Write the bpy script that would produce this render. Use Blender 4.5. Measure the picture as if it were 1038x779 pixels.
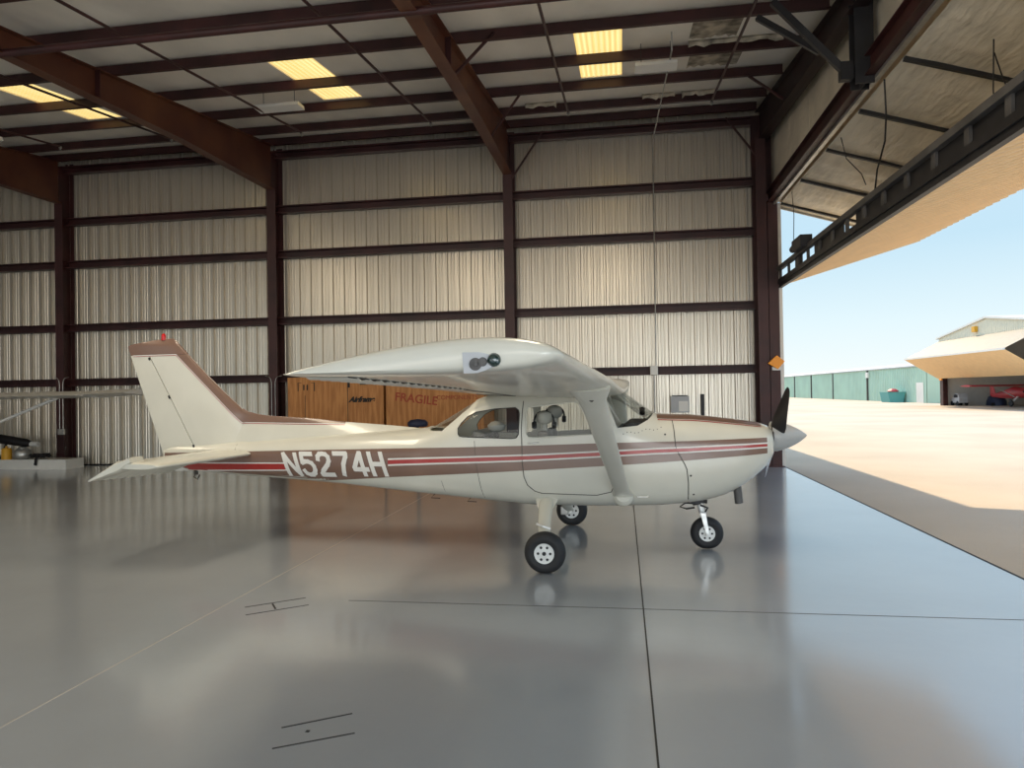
import bpy, bmesh, math, random
from mathutils import Vector, Matrix
random.seed(7)
SC = bpy.context.scene
for o in list(bpy.data.objects): bpy.data.objects.remove(o)

# ------------------------------------------------------------------ camera
F_PX = 720.0
def nrm(v): return Vector(v).normalized()
Yw = nrm((631-519, -(396-389.5), -F_PX))
Xr = nrm((4629, 85, 720)); Xw = (Xr - Yw*Xr.dot(Yw)).normalized()
Zw = Xw.cross(Yw)
cam_d = bpy.data.cameras.new('camera'); cam = bpy.data.objects.new('camera', cam_d)
SC.collection.objects.link(cam); SC.camera = cam
cam_d.sensor_fit = 'HORIZONTAL'; cam_d.sensor_width = 36.0
cam_d.lens = F_PX/1038.0*36.0
cam_d.clip_start = 0.05; cam_d.clip_end = 2000
m3 = Matrix((Xw, Yw, Zw))
cam.matrix_world = Matrix.Translation((0, 0, 1.8)) @ m3.to_4x4()

# ------------------------------------------------------------------ light
SC.view_settings.view_transform = 'Standard'; SC.view_settings.look = 'None'
SC.view_settings.gamma = 1.0; SC.view_settings.use_curve_mapping = False
SC.view_settings.exposure = 0.05
W = bpy.data.worlds.new('sky'); SC.world = W; W.use_nodes = True
wn = W.node_tree.nodes; wl = W.node_tree.links; wn.clear()
wo = wn.new('ShaderNodeOutputWorld'); wb = wn.new('ShaderNodeBackground')
tc = wn.new('ShaderNodeTexCoord'); sx = wn.new('ShaderNodeSeparateXYZ'); cr = wn.new('ShaderNodeValToRGB')
wl.new(tc.outputs['Generated'], sx.inputs[0]); wl.new(sx.outputs['Z'], cr.inputs[0])
wl.new(cr.outputs[0], wb.inputs[0]); wl.new(wb.outputs[0], wo.inputs[0])
e = cr.color_ramp.elements
e[0].position = 0.0; e[0].color = (0.93, 0.98, 0.96, 1)
e[1].position = 0.9; e[1].color = (0.85, 1.25, 1.80, 1)
for p, c in ((0.08, (0.77, 0.92, 0.97, 1)), (0.18, (0.56, 0.78, 0.92, 1)), (0.27, (0.56, 0.77, 0.92, 1)), (0.42, (0.95, 1.30, 1.70, 1))):
    q = e.new(p); q.color = c
wb.inputs[1].default_value = 1.0
sd = bpy.data.lights.new('sun', 'SUN'); sd.energy = 5.9; sd.color = (1.0, 0.78, 0.50); sd.angle = 0.009
so = bpy.data.objects.new('sun', sd); SC.collection.objects.link(so)
so.rotation_euler = Vector((-0.18, 1.28, 1.0)).to_track_quat('Z', 'Y').to_euler()
so.location = (-5, 30, 25)
def area(name, loc, size, power, col, direction):
    d = bpy.data.lights.new(name, 'AREA'); d.shape = 'RECTANGLE'; d.size, d.size_y = size
    d.energy = power; d.color = col
    o = bpy.data.objects.new(name, d); SC.collection.objects.link(o); o.location = loc
    o.rotation_euler = (-Vector(direction)).to_track_quat('Z', 'Y').to_euler()
    return o
WARM = (1.0, 0.86, 0.64)
# added warm fill lamps under the closed roof, out of view, brightening the interior
for lx in (-11.5, -5.9, -0.4):
    area('roof_fill', (lx, 6.2, 6.45), (0.9, 3.0), 145, WARM, (0, 0.15, -1))
# added fill lamp at the open front, tilted up to brighten ceiling and wall
area('front_fill', (-5, -11.5, 2.0), (18, 3.6), 480, (1.0, 0.95, 0.88), (0, 1, 0.5))
# added cool fill lamp behind the camera, brightening the near side of the fuselage
area('side_fill', (3.4, -6.0, 1.7), (8, 3.0), 350, (0.84, 0.93, 1.0), (-0.75, 0.75, -0.05))

# ------------------------------------------------------------------ helpers
C = SC.collection
def setp(o, label=None, cat=None, group=None, kind=None):
    if label: o['label'] = label
    if cat: o['category'] = cat
    if group: o['group'] = group
    if kind: o['kind'] = kind
    return o
def empty(name, loc=(0, 0, 0), rz=0.0, **k):
    o = bpy.data.objects.new(name, None); C.objects.link(o); o.location = loc; o.rotation_euler = (0, 0, rz)
    o.empty_display_size = 0.2
    return setp(o, **k)
class MB:
    def __init__(s): s.v = []; s.f = []
    def add(s, vs, fs):
        b = len(s.v); s.v += [tuple(x) for x in vs]; s.f += [tuple(i+b for i in f) for f in fs]; return s
    def box(s, a, b):
        x0, y0, z0 = a; x1, y1, z1 = b
        return s.add([(x0,y0,z0),(x1,y0,z0),(x1,y1,z0),(x0,y1,z0),(x0,y0,z1),(x1,y0,z1),(x1,y1,z1),(x0,y1,z1)],
                     [(0,3,2,1),(4,5,6,7),(0,1,5,4),(1,2,6,5),(2,3,7,6),(3,0,4,7)])
    def bar(s, p, q, w, h, up=(0, 0, 1)):
        p = Vector(p); q = Vector(q); d = (q-p).normalized(); u = Vector(up)
        if abs(d.dot(u)) > .98: u = Vector((0, 1, 0))
        r = d.cross(u).normalized(); t = r.cross(d).normalized()
        vs = [c + r*a*w/2 + t*b*h/2 for c in (p, q) for a, b in ((-1,-1),(1,-1),(1,1),(-1,1))]
        return s.add(vs, [(0,3,2,1),(4,5,6,7),(0,1,5,4),(1,2,6,5),(2,3,7,6),(3,0,4,7)])
    def tube(s, path, r, n=8, caps=True):
        path = [Vector(p) for p in path]; rs = r if isinstance(r, (list, tuple)) else [r]*len(path)
        prev = None; rings = []
        for i, p in enumerate(path):
            d = (path[min(i+1, len(path)-1)] - path[max(i-1, 0)]).normalized()
            if prev is None:
                a = Vector((0, 0, 1)) if abs(d.z) < .9 else Vector((1, 0, 0))
                u = d.cross(a).normalized()
            else:
                u = (prev - d*prev.dot(d)).normalized()
            prev = u; w = d.cross(u)
            rings.append([p + (u*math.cos(t) + w*math.sin(t))*rs[i] for t in [2*math.pi*k/n for k in range(n)]])
        return s.loft(rings, caps)
    def loft(s, rings, caps=True, closed=True):
        n = len(rings[0]); b = len(s.v)
        for r in rings: s.v += [tuple(x) for x in r]
        for i in range(len(rings)-1):
            for k in range(n if closed else n-1):
                s.f.append((b+i*n+k, b+i*n+(k+1) % n, b+(i+1)*n+(k+1) % n, b+(i+1)*n+k))
        if caps:
            s.f.append(tuple(b+k for k in range(n))[::-1]); s.f.append(tuple(b+(len(rings)-1)*n+k for k in range(n)))
        return s
    def lathe(s, prof, org, axis, n=32):            # prof: (r, t) along axis
        ax = Vector(axis).normalized(); a = Vector((0, 0, 1)) if abs(ax.z) < .9 else Vector((1, 0, 0))
        u = ax.cross(a).normalized(); w = ax.cross(u); org = Vector(org)
        rings = [[org + ax*t + (u*math.cos(q)+w*math.sin(q))*max(r, 1e-4) for q in [2*math.pi*k/n for k in range(n)]] for r, t in prof]
        return s.loft(rings, True)
    def prism(s, poly, f0, f1):                      # poly 2D, f0/f1 map 2D->3D
        n = len(poly); a = [f0(*p) for p in poly]; b = [f1(*p) for p in poly]
        return s.add(a+b, [tuple(range(n))[::-1], tuple(range(n, 2*n))] + [(k, (k+1) % n, n+(k+1) % n, n+k) for k in range(n)])
    def build(s, name, mat, parent=None, smooth=None, bevel=0, **k):
        me = bpy.data.meshes.new(name); me.from_pydata(s.v, [], s.f); me.validate()
        bm = bmesh.new(); bm.from_mesh(me); bmesh.ops.recalc_face_normals(bm, faces=bm.faces)
        bm.to_mesh(me); bm.free()
        return link(name, me, mat, parent, smooth, bevel, **k)
def link(name, me, mat, parent=None, smooth=None, bevel=0, **k):
    if mat is not None and not me.materials: me.materials.append(mat)
    if smooth is not None:
        for p in me.polygons: p.use_smooth = True
        me.set_sharp_from_angle(angle=math.radians(smooth))
    o = bpy.data.objects.new(name, me); C.objects.link(o)
    if parent: o.parent = parent
    if bevel:
        b = o.modifiers.new('bevel', 'BEVEL'); b.width = bevel; b.segments = 2; b.limit_method = 'ANGLE'
    return setp(o, **k)
def sheet(rows):
    m = MB(); m.loft(rows, caps=False, closed=False); return m

# ------------------------------------------------------------------ materials
def mat(name, col, rough=.5, metal=0., var=0., vscale=3., bump=0., bscale=20., spec=.5, coat=0., stretch=(1,1,1), col2=None, thr=None, rvar=0.):
    m = bpy.data.materials.new(name); m.use_nodes = True; nt = m.node_tree; N = nt.nodes; L = nt.links
    b = N['Principled BSDF']; b.inputs['Base Color'].default_value = (*col, 1)
    b.inputs['Roughness'].default_value = rough; b.inputs['Metallic'].default_value = metal
    b.inputs['Specular IOR Level'].default_value = spec; b.inputs['Coat Weight'].default_value = coat
    b.inputs['Coat Roughness'].default_value = .06
    t = N.new('ShaderNodeTexCoord'); mp = N.new('ShaderNodeMapping'); mp.inputs['Scale'].default_value = stretch
    L.new(t.outputs['Object'], mp.inputs[0])
    nz = N.new('ShaderNodeTexNoise'); nz.inputs['Scale'].default_value = vscale; nz.inputs['Detail'].default_value = 6
    L.new(mp.outputs[0], nz.inputs['Vector'])
    if var or col2:
        r = N.new('ShaderNodeValToRGB'); L.new(nz.outputs['Fac'], r.inputs[0])
        c2 = col2 or tuple(c*(1-var) for c in col); c1 = col if col2 else tuple(min(1, c*(1+var)) for c in col)
        lo, hi = thr or (.35, .65)
        r.color_ramp.elements[0].position = lo; r.color_ramp.elements[0].color = (*c2, 1)
        r.color_ramp.elements[1].position = hi; r.color_ramp.elements[1].color = (*c1, 1)
        L.new(r.outputs[0], b.inputs['Base Color'])
    if rvar:
        mr = N.new('ShaderNodeMapRange'); L.new(nz.outputs['Fac'], mr.inputs[0])
        mr.inputs[1].default_value = .3; mr.inputs[2].default_value = .7
        mr.inputs[3].default_value = rough-rvar; mr.inputs[4].default_value = rough+rvar
        L.new(mr.outputs[0], b.inputs['Roughness'])
    if bump:
        n2 = N.new('ShaderNodeTexNoise'); n2.inputs['Scale'].default_value = bscale; n2.inputs['Detail'].default_value = 4
        L.new(mp.outputs[0], n2.inputs['Vector'])
        bp = N.new('ShaderNodeBump'); bp.inputs['Strength'].default_value = bump; bp.inputs['Distance'].default_value = .05
        L.new(n2.outputs['Fac'], bp.inputs['Height']); L.new(bp.outputs[0], b.inputs['Normal'])
    return m
M = {}
M['steel'] = mat('red_oxide_steel', (.042, .0105, .010), .5, var=.35, vscale=1.5)
M['rafter'] = mat('rusty_rafter_steel', (.15, .055, .022), .5, col2=(.075, .018, .010), vscale=.7, thr=(.42, .72))
M['steel_shaded'] = mat('shaded_end_frame_steel', (.022, .008, .009), .5, var=.3)  # frame steel with the low light of the door corner darkened into its colour
M['ceil'] = mat('roof_insulation_facing', (.90, .85, .77), .5, var=.10, vscale=.9, bump=.4, bscale=1.6, stretch=(1, .5, 1))
M['dark'] = mat('dark_steel', (.016, .015, .017), .5, var=.3)
M['wall'] = mat('bare_metal_siding', (.62, .56, .47), 0.32, metal=.68, var=.04, vscale=2, stretch=(3, 1, .15))
M['facing'] = mat('vinyl_insulation_facing', (.52, .49, .46), .5, var=.12, vscale=1.2, bump=.35, bscale=2.2, stretch=(1, .35, 1))
M['facing2'] = mat('beige_vinyl_facing', (.78, .70, .57), .45, var=.12, vscale=1.5, bump=.6, bscale=3., stretch=(4, .8, 1))
M['floor'] = mat('grey_epoxy_floor', (.305, .335, .37), .22, var=.09, vscale=.45, bump=.035, bscale=7, rvar=.0, spec=1.0, coat=1.)
fb = M['floor'].node_tree.nodes['Principled BSDF']; fb.inputs['Roughness'].default_value = .42; fb.inputs['Coat Roughness'].default_value = .14; fb.inputs['Coat IOR'].default_value = 1.65; fb.inputs['IOR'].default_value = 1.6
M['joint'] = mat('dark_joint', (.02, .02, .02), .8)
M['jointl'] = mat('pale_joint', (.42, .38, .34), .7)
M['asphalt'] = mat('sandy_asphalt', (.48, .405, .32), .9, var=.10, vscale=.25, bump=.3, bscale=40)
M['cream'] = mat('cream_aircraft_paint', (.64, .62, .54), .26, var=.03, vscale=2, coat=.35)
M['brown'] = mat('brown_stripe_paint', (.185, .105, .075), .3, coat=.3, var=.05)
M['red'] = mat('red_stripe_paint', (.36, .022, .018), .3, coat=.3, var=.05)
M['white'] = mat('white_paint', (.72, .70, .66), .35, var=.03)
M['seam'] = mat('panel_seam', (.06, .055, .05), .7)
M['rubber'] = mat('black_rubber', (.016, .016, .018), .65, var=.2)
M['alu'] = mat('worn_aluminium', (.80, .79, .77), .35, metal=.4, var=.15, vscale=14)
M['blackp'] = mat('matt_black_paint', (.010, .008, .009), .55)
M['spin'] = mat('pale_spinner_paint', (.42, .42, .41), .35)
M['seat'] = mat('grey_upholstery', (.27, .24, .21), .8, var=.2, vscale=8)
M['seatl'] = mat('pale_headrest', (.55, .52, .46), .6, var=.1)
M['ply'] = mat('plywood', (.50, .22, .065), .6, col2=(.36, .14, .035), vscale=3.0, thr=(.42, .6), stretch=(5, 1, .5))
M['plyd'] = mat('dark_batten', (.05, .035, .02), .7)
M['ink'] = mat('black_stencil_ink', (.02, .018, .016), .8)
M['redink'] = mat('faded_red_ink', (.33, .06, .03), .8)
M['orange'] = mat('orange_lens', (.90, .33, .02), .4)
M['green'] = mat('pale_green_siding', (.44, .60, .48), .6, var=.06, vscale=.4)
M['tan'] = mat('tan_door_siding', (.84, .60, .34), .55, var=.04)
M['dim_door'] = mat('sun_dimmed_door_siding', (.27, .25, .21), .6, var=.04)  # siding colour dimmed to offset the direct sun on the raised panel
M['hub'] = mat('white_wheel_hub', (.80, .80, .78), .4)
M['tanp'] = mat('pale_tan_siding', (.72, .66, .50), .55, var=.04)
M['blue'] = mat('dark_blue_nylon', (.015, .022, .06), .6, bump=.3)
M['grey'] = mat('light_grey_paint', (.45, .46, .48), .5, var=.06)
M['galv'] = mat('galvanised', (.45, .44, .42), .4, metal=.7, var=.2)
M['galvd'] = mat('dull_grey_steel', (.085, .08, .078), .5, var=.25)
M['teal'] = mat('teal_paint', (.10, .33, .31), .6)
M['yellow'] = mat('yellow_plastic', (.75, .38, .03), .5)
M['redp'] = mat('red_aircraft_paint', (.50, .05, .06), .35)
M['torn'] = mat('torn_insulation', (.38, .33, .26), .9, var=.6, vscale=4)
m = mat('window_glass', (.9, .93, .95), .02); M['glass'] = m
nt = m.node_tree; nt.nodes.remove(nt.nodes['Principled BSDF'])
gl = nt.nodes.new('ShaderNodeBsdfGlossy'); gl.inputs['Roughness'].default_value = .02; gl.inputs['Color'].default_value = (1, 1, 1, 1)
tr = nt.nodes.new('ShaderNodeBsdfTransparent'); tr.inputs['Color'].default_value = (.94, .96, .95, 1)
fr = nt.nodes.new('ShaderNodeFresnel'); fr.inputs['IOR'].default_value = 1.45; mx = nt.nodes.new('ShaderNodeMixShader')
mf = nt.nodes.new('ShaderNodeMath'); mf.operation = 'MULTIPLY'; mf.inputs[1].default_value = .55; nt.links.new(fr.outputs[0], mf.inputs[0]); nt.links.new(mf.outputs[0], mx.inputs[0]); nt.links.new(tr.outputs[0], mx.inputs[1]); nt.links.new(gl.outputs[0], mx.inputs[2])
nt.links.new(mx.outputs[0], nt.nodes['Material Output'].inputs[0])
M['lens'] = mat('dark_green_lens', (.002, .02, .017), .06, coat=1)
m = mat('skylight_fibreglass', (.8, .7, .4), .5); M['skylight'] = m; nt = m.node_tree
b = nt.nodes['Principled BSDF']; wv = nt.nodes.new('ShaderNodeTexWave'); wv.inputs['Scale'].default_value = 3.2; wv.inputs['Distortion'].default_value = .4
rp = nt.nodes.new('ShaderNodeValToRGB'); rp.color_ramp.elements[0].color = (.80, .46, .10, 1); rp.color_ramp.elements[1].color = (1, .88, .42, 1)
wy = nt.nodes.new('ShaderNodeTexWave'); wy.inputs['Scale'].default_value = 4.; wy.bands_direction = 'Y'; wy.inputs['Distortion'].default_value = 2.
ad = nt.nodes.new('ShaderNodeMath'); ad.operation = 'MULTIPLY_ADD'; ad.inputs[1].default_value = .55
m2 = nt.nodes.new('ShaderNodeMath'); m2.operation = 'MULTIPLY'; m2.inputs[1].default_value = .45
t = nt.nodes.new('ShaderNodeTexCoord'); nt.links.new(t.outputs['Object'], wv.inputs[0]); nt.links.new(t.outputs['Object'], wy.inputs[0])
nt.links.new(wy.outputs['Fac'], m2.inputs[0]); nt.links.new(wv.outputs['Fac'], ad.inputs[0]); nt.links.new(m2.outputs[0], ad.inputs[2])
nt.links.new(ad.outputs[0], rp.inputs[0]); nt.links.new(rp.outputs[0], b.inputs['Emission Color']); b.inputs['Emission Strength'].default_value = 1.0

# ------------------------------------------------------------------ building shell
XR = 3.62; YB = 17.5; XL = -30.0; YF = -12.0
def zp(y): return 8.12 - .13*(16-max(y, 6.0))                 # underside of the purlins
def zr(y): return zp(y) + .22                        # underside of the roof facing
MB().box((XL, YF, -.25), (XR, YB, 0)).build('floor', M['floor'], kind='structure')
MB().box((-150, -120, -.5), (260, 400, -.03)).add([], []).build('ground', M['asphalt'], kind='structure')
def flat(name, pts, m, w, **k):                      # thin painted line / joint on the floor
    mb = MB()
    for p, q in zip(pts[:-1], pts[1:]): mb.bar((*p, .0005), (*q, .0005), w, .003)
    return mb.build(name, m, **k)
flat('trim_1', [(.137, 1), (.137, 17.2)], M['joint'], .011, kind='structure')
flat('trim_2', [(-3.40, 1), (-3.49, 17.2)], M['jointl'], .010, kind='structure')
flat('trim_3', [(-2.4, 5.94), (XR, 5.96)], M['seam'], .006, kind='structure')
flat('trim_4', [(XR, YF), (XR, YB)], M['joint'], .03, kind='structure')
g = 'painted marks on the floor'
def fmark(lab, mb):
    mb.build('floor_mark', M['joint'], label=lab, cat='floor mark', group=g)
a = MB(); a.bar((-3.22, 5.66, .001), (-2.82, 5.98, .001), .012, .002); a.bar((-3.10, 5.46, .001), (-2.70, 5.78, .001), .012, .002); a.bar((-3.03, 5.78, .001), (-2.93, 5.64, .001), .015, .002)
fmark('short pair of dark lines joined by a tick on the floor below the tail', a)
a = MB(); a.bar((-1.86, 3.63, .001), (-1.54, 3.84, .001), .010, .002); a.bar((-1.80, 3.41, .001), (-1.44, 3.62, .001), .010, .002); a.box((-1.71, 3.60, 0), (-1.69, 3.62, .002))
fmark('pair of dark lines with a dot at the bottom edge of the floor', a)

def corr(p0, p1, z0, z1, pitch, depth, nrml, z1b=None, minor=True):
    """trapezoid-ribbed sheet from p0 to p1 (xy), ribs vertical and standing out along nrml"""
    p0 = Vector(p0); p1 = Vector(p1); n = Vector(nrml); Lh = (p1-p0).length; d = (p1-p0)/Lh
    prof = []; k = 0
    while k*pitch < Lh:
        s = k*pitch
        prof += [(s, 0), (s+.02, depth), (s+.055, depth), (s+.075, 0)]
        if minor:
            for c in (pitch*.45, pitch*.70): prof += [(s+c-.012, 0), (s+c, depth*.16), (s+c+.018, depth*.16), (s+c+.030, 0)]
        k += 1
    prof = [q for q in prof if q[0] <= Lh] + [(Lh, 0)]
    bot = [(*(p0+d*s+n*h), z0) for s, h in prof]; top = [(*(p0+d*s+n*h), z1 if z1b is None else z1+(z1b-z1)*s/Lh) for s, h in prof]
    return sheet([bot, top])
wb_ = corr((XL, YB), (XR, YB), 0, zr(YB)+.05, .305, .045, (0, -1))
wb_.box((XL, YB+.002, 0), (XR, YB+.05, zr(YB)+.1))
wb_.build('wall_back', M['wall'], kind='structure')
MB().prism([(YF, 0), (YB, 0), (YB, zr(YB)), (6, zr(6)), (YF, zr(YF))], lambda y, z: (XL-.1, y, z), lambda y, z: (XL, y, z)).build('wall_left', M['facing'], kind='structure')
# ceiling with holes for the skylights
SKY = [(-11.82, -10.96), (-6.20, -5.34), (-.71, .10)]; SY0, SY1 = 11.35, 14.35
cl = MB()
def slab(mb, x0, x1, y0, y1, t=.06):
    mb.prism([(y0, zr(y0)), (y1, zr(y1)), (y1, zr(y1)+t), (y0, zr(y0)+t)], lambda y, z: (x0, y, z), lambda y, z: (x1, y, z))
slab(cl, XL, XR, YF, 6.0); slab(cl, XL, XR, 6.0, SY0); slab(cl, XL, XR, SY1, YB)
xs = [XL] + [v for s in SKY for v in s] + [XR]
for i in range(0, len(xs), 2): slab(cl, xs[i], xs[i+1], SY0, SY1)
cl.build('ceiling', M['ceil'], kind='structure')
names = ['skylight over the far left bay of the roof', 'skylight over the middle bay of the roof', 'skylight over the bay right of the middle rafter']
for (x0, x1), nm in zip(SKY, names):
    mb = MB(); xc = (x0+x1)/2; n = 30
    bot = [(x0-xc+(x1-x0)*i/n, SY0-12.85, zr(SY0)-zr(12.85)+.02+(.015 if i % 3 == 0 else 0)) for i in range(n+1)]
    top = [(x0-xc+(x1-x0)*i/n, SY1-12.85, zr(SY1)-zr(12.85)+.02+(.015 if i % 3 == 0 else 0)) for i in range(n+1)]
    mb.loft([bot, top], False, False)
    o = mb.build('skylight_panel', M['skylight'], label='glowing yellow corrugated ' + nm, cat='skylight', group='roof skylights')
    o.location = (xc, 12.85, zr(12.85))

MB().prism([(YB+.06, -.2), (36, -.2), (36, 6.6), (19, 8.5), (YB+.06, 8.5)], lambda y, z: (XR-.06, y, z), lambda y, z: (XR, y, z)).build('wall_far_half', M['tanp'], kind='structure')
MB().prism([(YB+.06, 8.5), (19, 8.5), (36, 6.6), (36, 6.7), (19, 8.6), (YB+.06, 8.6)], lambda y, z: (XL, y, z), lambda y, z: (XR, y, z)).build('ceiling_far_half', M['ceil'], kind='structure')
# columns
COLS = [(-15.0, 'dark red steel column furthest left, beside the white low wing'), (-8.85, 'dark red steel column rising behind the airplane tail, next to the plywood crates'),
        (-2.68, 'dark red steel column rising above the near wing in the middle of the wall')]
for x, lab in COLS:
    t = empty('steel_column', (x, 17.28, 0), label=lab, cat='column', group='steel columns of the back wall')
    m_ = MB(); m_.box((-.12, -.22, 0), (.12, -.205, 7.15)); m_.build('front_flange', M['steel'], t)
    m_ = MB(); m_.box((-.12, .19, 0), (.12, .205, zp(17.4))); m_.build('back_flange', M['steel'], t)
    m_ = MB(); m_.box((-.006, -.205, 0), (.006, .19, 8.1)); m_.build('web', M['steel'], t)
    m_ = MB(); m_.box((-.16, -.24, 0), (.16, .21, .02)); m_.build('base_plate', M['steel'], t)
t = empty('corner_column', (3.36, 17.1, 0), label='broad dark red steel corner column at the hangar door opening', cat='column')
MB().box((-.26, -.20, 0), (-.03, -.185, 7.55)).build('front_flange', M['steel'], t)
MB().box((-.15, -.185, 0), (-.14, .33, 7.55)).build('web', M['steel'], t)
MB().box((-.26, .32, 0), (.24, .335, 8.25)).build('back_flange', M['steel'], t)
MB().box((-.01, -.17, 0), (.21, .30, 6.1)).build('door_jamb_channel', M['steel'], t)
MB().box((-.30, -.24, 0), (.25, .36, .02)).build('base_plate', M['steel'], t)
MB().box((3.585, 17.0, 0), (3.66, 17.06, 6.05)).build('trim_5', M['white'], kind='structure')

# rafters : web + flanges, tapered
def rafter(x, lab, lo, parent_grp='roof rafters', m_=None):
    m_ = m_ or M['rafter']; t = empty('rafter', (x, 17.06, 7.1), label=lab, cat='rafter', group=parent_grp)
    hi = [(y, zp(y)) for y, z in lo]
    def P(y, z, dx=0): return (dx, y-17.06, z-7.1)
    w = MB(); w.prism(lo + hi[::-1], lambda y, z: P(y, z, -.006), lambda y, z: P(y, z, .006)); w.build('web', m_, t)
    for nm, ln, s in (('bottom_flange', lo, 1), ('top_flange', hi, -1)):
        f = MB(); f.prism(ln + [(y, z+s*.016) for y, z in ln[::-1]], lambda y, z: P(y, z, -.11), lambda y, z: P(y, z, .11)); f.build(nm, m_, t)
    for y in (9.9, 10.9):
        if m_ is M['rafter'] and y == 10.9:
            i = next(i for i in range(len(lo)-1) if lo[i+1][0] <= y); a, b = lo[i], lo[i+1]
            z = b[1]+(a[1]-b[1])*(y-b[0])/(a[0]-b[0])
            MB().box((-.1, y-17.07, z-7.1), (.1, y-17.05, zp(y)-7.1)).build('splice_plate', M['steel'], t)
    return t
LO = [(17.06, 7.12), (13.3, 7.07), (9.2, 6.85), (6, 6.45), (-12, 6.45)]
rafter(-15.0, 'dark red tapered roof rafter cut off by the left edge, behind the others', LO)
rafter(-8.85, 'rusty red tapered roof rafter descending from upper left to the column behind the tail', LO)
rafter(-2.68, 'rusty red roof rafter seen at the top middle, its side face lit orange', LO)
rafter(3.3, 'black-looking end rafter above the hangar door opening', [(17.3, 7.55), (10.8, 7.05), (6, 6.55), (-12, 6.55)], m_=M['steel_shaded'])

# purlins and girts
def zsec(y, z):      # Z section profile (y, z)
    return [(y-.07, z), (y-.07, z+.012), (y-.006, z+.012), (y-.006, z+.2), (y+.07, z+.2), (y+.07, z+.188), (y+.006, z+.188), (y+.006, z)]
ordn = ['nearest the back wall', 'second from the back wall', 'third from the back wall', 'fourth from the back wall', 'fifth from the back wall', 'sixth from the back wall', 'seventh from the back wall']
py = [17.15, 16.0, 14.45, 12.9, 11.3, 9.8, 8.3, 6.8]
for i, y in enumerate(py):
    lab = 'dark red roof purlin, ' + (ordn[i] if i < 7 else 'eighth from the back wall')
    o = MB().prism(zsec(0, 0), lambda a, b: (XL+.05, a, b), lambda a, b: (3.2, a, b)).build('roof_purlin', M['steel'], label=lab, cat='purlin', group='roof purlins')
    o.location = (0, y, zp(y)+.004)
for z, nm in ((2.16, 'lowest one, at the height of the wing'), (3.65, 'second from the floor'), (5.38, 'third from the floor'), (6.55, 'fourth from the floor'), (7.98, 'topmost, just under the roof')):
    pr = [(-.16, 0), (.03, 0), (.03, .2), (-.16, .2), (-.16, .17), (-.148, .17), (-.148, .188), (.018, .188), (.018, .012), (-.148, .012), (-.148, .03), (-.16, .03)]
    o = MB().prism(pr, lambda a, b: (XL+.05, a, b), lambda a, b: (3.1, a, b)).build('wall_girt', M['steel'], label='dark red steel girt along the back wall, ' + nm, cat='girt', group='wall girts')
    o.location = (0, 17.40, z)
MB().box((XL+.05, 17.38, 0), (3.1, 17.45, .03)).build('baseboard_back', M['dark'], kind='structure')
# flange braces
def brace(lab, p, q, w=.05):
    MB().bar(p, q, w, .012).bar(Vector(p)+Vector((0, 0, .02)), Vector(q)+Vector((0, 0, .02)), .012, w).build('flange_brace', M['steel'], label=lab, cat='brace', group='angle braces')
brace('short angle brace between the middle rafter and a purlin, upper one', (-2.60, 11.30, 7.02), (-1.95, 11.30, 7.64))
brace('short angle brace between the middle rafter and a purlin, lower one', (-2.60, 14.45, 7.1), (-1.95, 14.45, 7.97))
brace('long angle brace from the middle column up to the top girt', (-2.58, 17.1, 7.0), (-1.8, 17.15, 8.13))
brace('dark angle brace between the end rafter and a roof purlin', (3.2, 14.45, 7.42), (2.5, 14.45, 7.97))
brace('dark angle brace between the corner column and the top girt', (3.15, 17.1, 7.2), (2.5, 17.15, 8.13))

# gable end over the door
wr = MB()
wr.prism([(YF, 6.35), (YB, 6.35), (YB, zr(YB)), (6, zr(6)), (YF, zr(YF))],
         lambda y, z: (3.56, y, z), lambda y, z: (3.62, y, z))
for y in (15.6, 14.0, 12.4, 8.8): wr.box((3.555, y-.01, 6.25), (3.565, y+.01, zr(y)-.02))
wr.build('wall_right', M['facing2'], kind='structure')
t = empty('door_header', (3.45, 2.5, 6.05), label='dark red steel header beam over the hangar door opening', cat='header beam')
MB().box((-.10, -14.4, 0), (.11, 14.7, .015)).build('bottom_flange', M['steel'], t)
MB().box((-.10, -14.4, .27), (.11, 14.7, .285)).build('top_flange', M['steel'], t)
MB().box((-.02, -14.4, .015), (-.005, 14.7, .27)).build('web', M['steel'], t)
MB().box((.03, -14.4, -.05), (.10, 14.7, 0)).build('track', M['galv'], t, label='pale galvanised strip along the beam')
t = empty('hanging_post', (3.36, 10.42, 5.95), label='black steel post hanging from the end rafter down to the door header', cat='post')
MB().box((-.13, -.12, 0), (.12, -.105, 1.2)).box((-.13, .105, 0), (.12, .12, 1.2)).box((-.006, -.105, 0), (.006, .105, 1.2)).build('column', M['dark'], t)
MB().box((-.30, -.06, .1), (-.13, .06, .35)).build('bracket', M['dark'], t)
MB().bar((-.25, 0, .25), (-1.15, .1, 1.35), .09, .09).build('diagonal_brace', M['dark'], t)
MB().bar((-.42, .5, .75), (-1.25, .7, 1.45), .08, .08).build('diagonal_brace', M['dark'], t)

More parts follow.
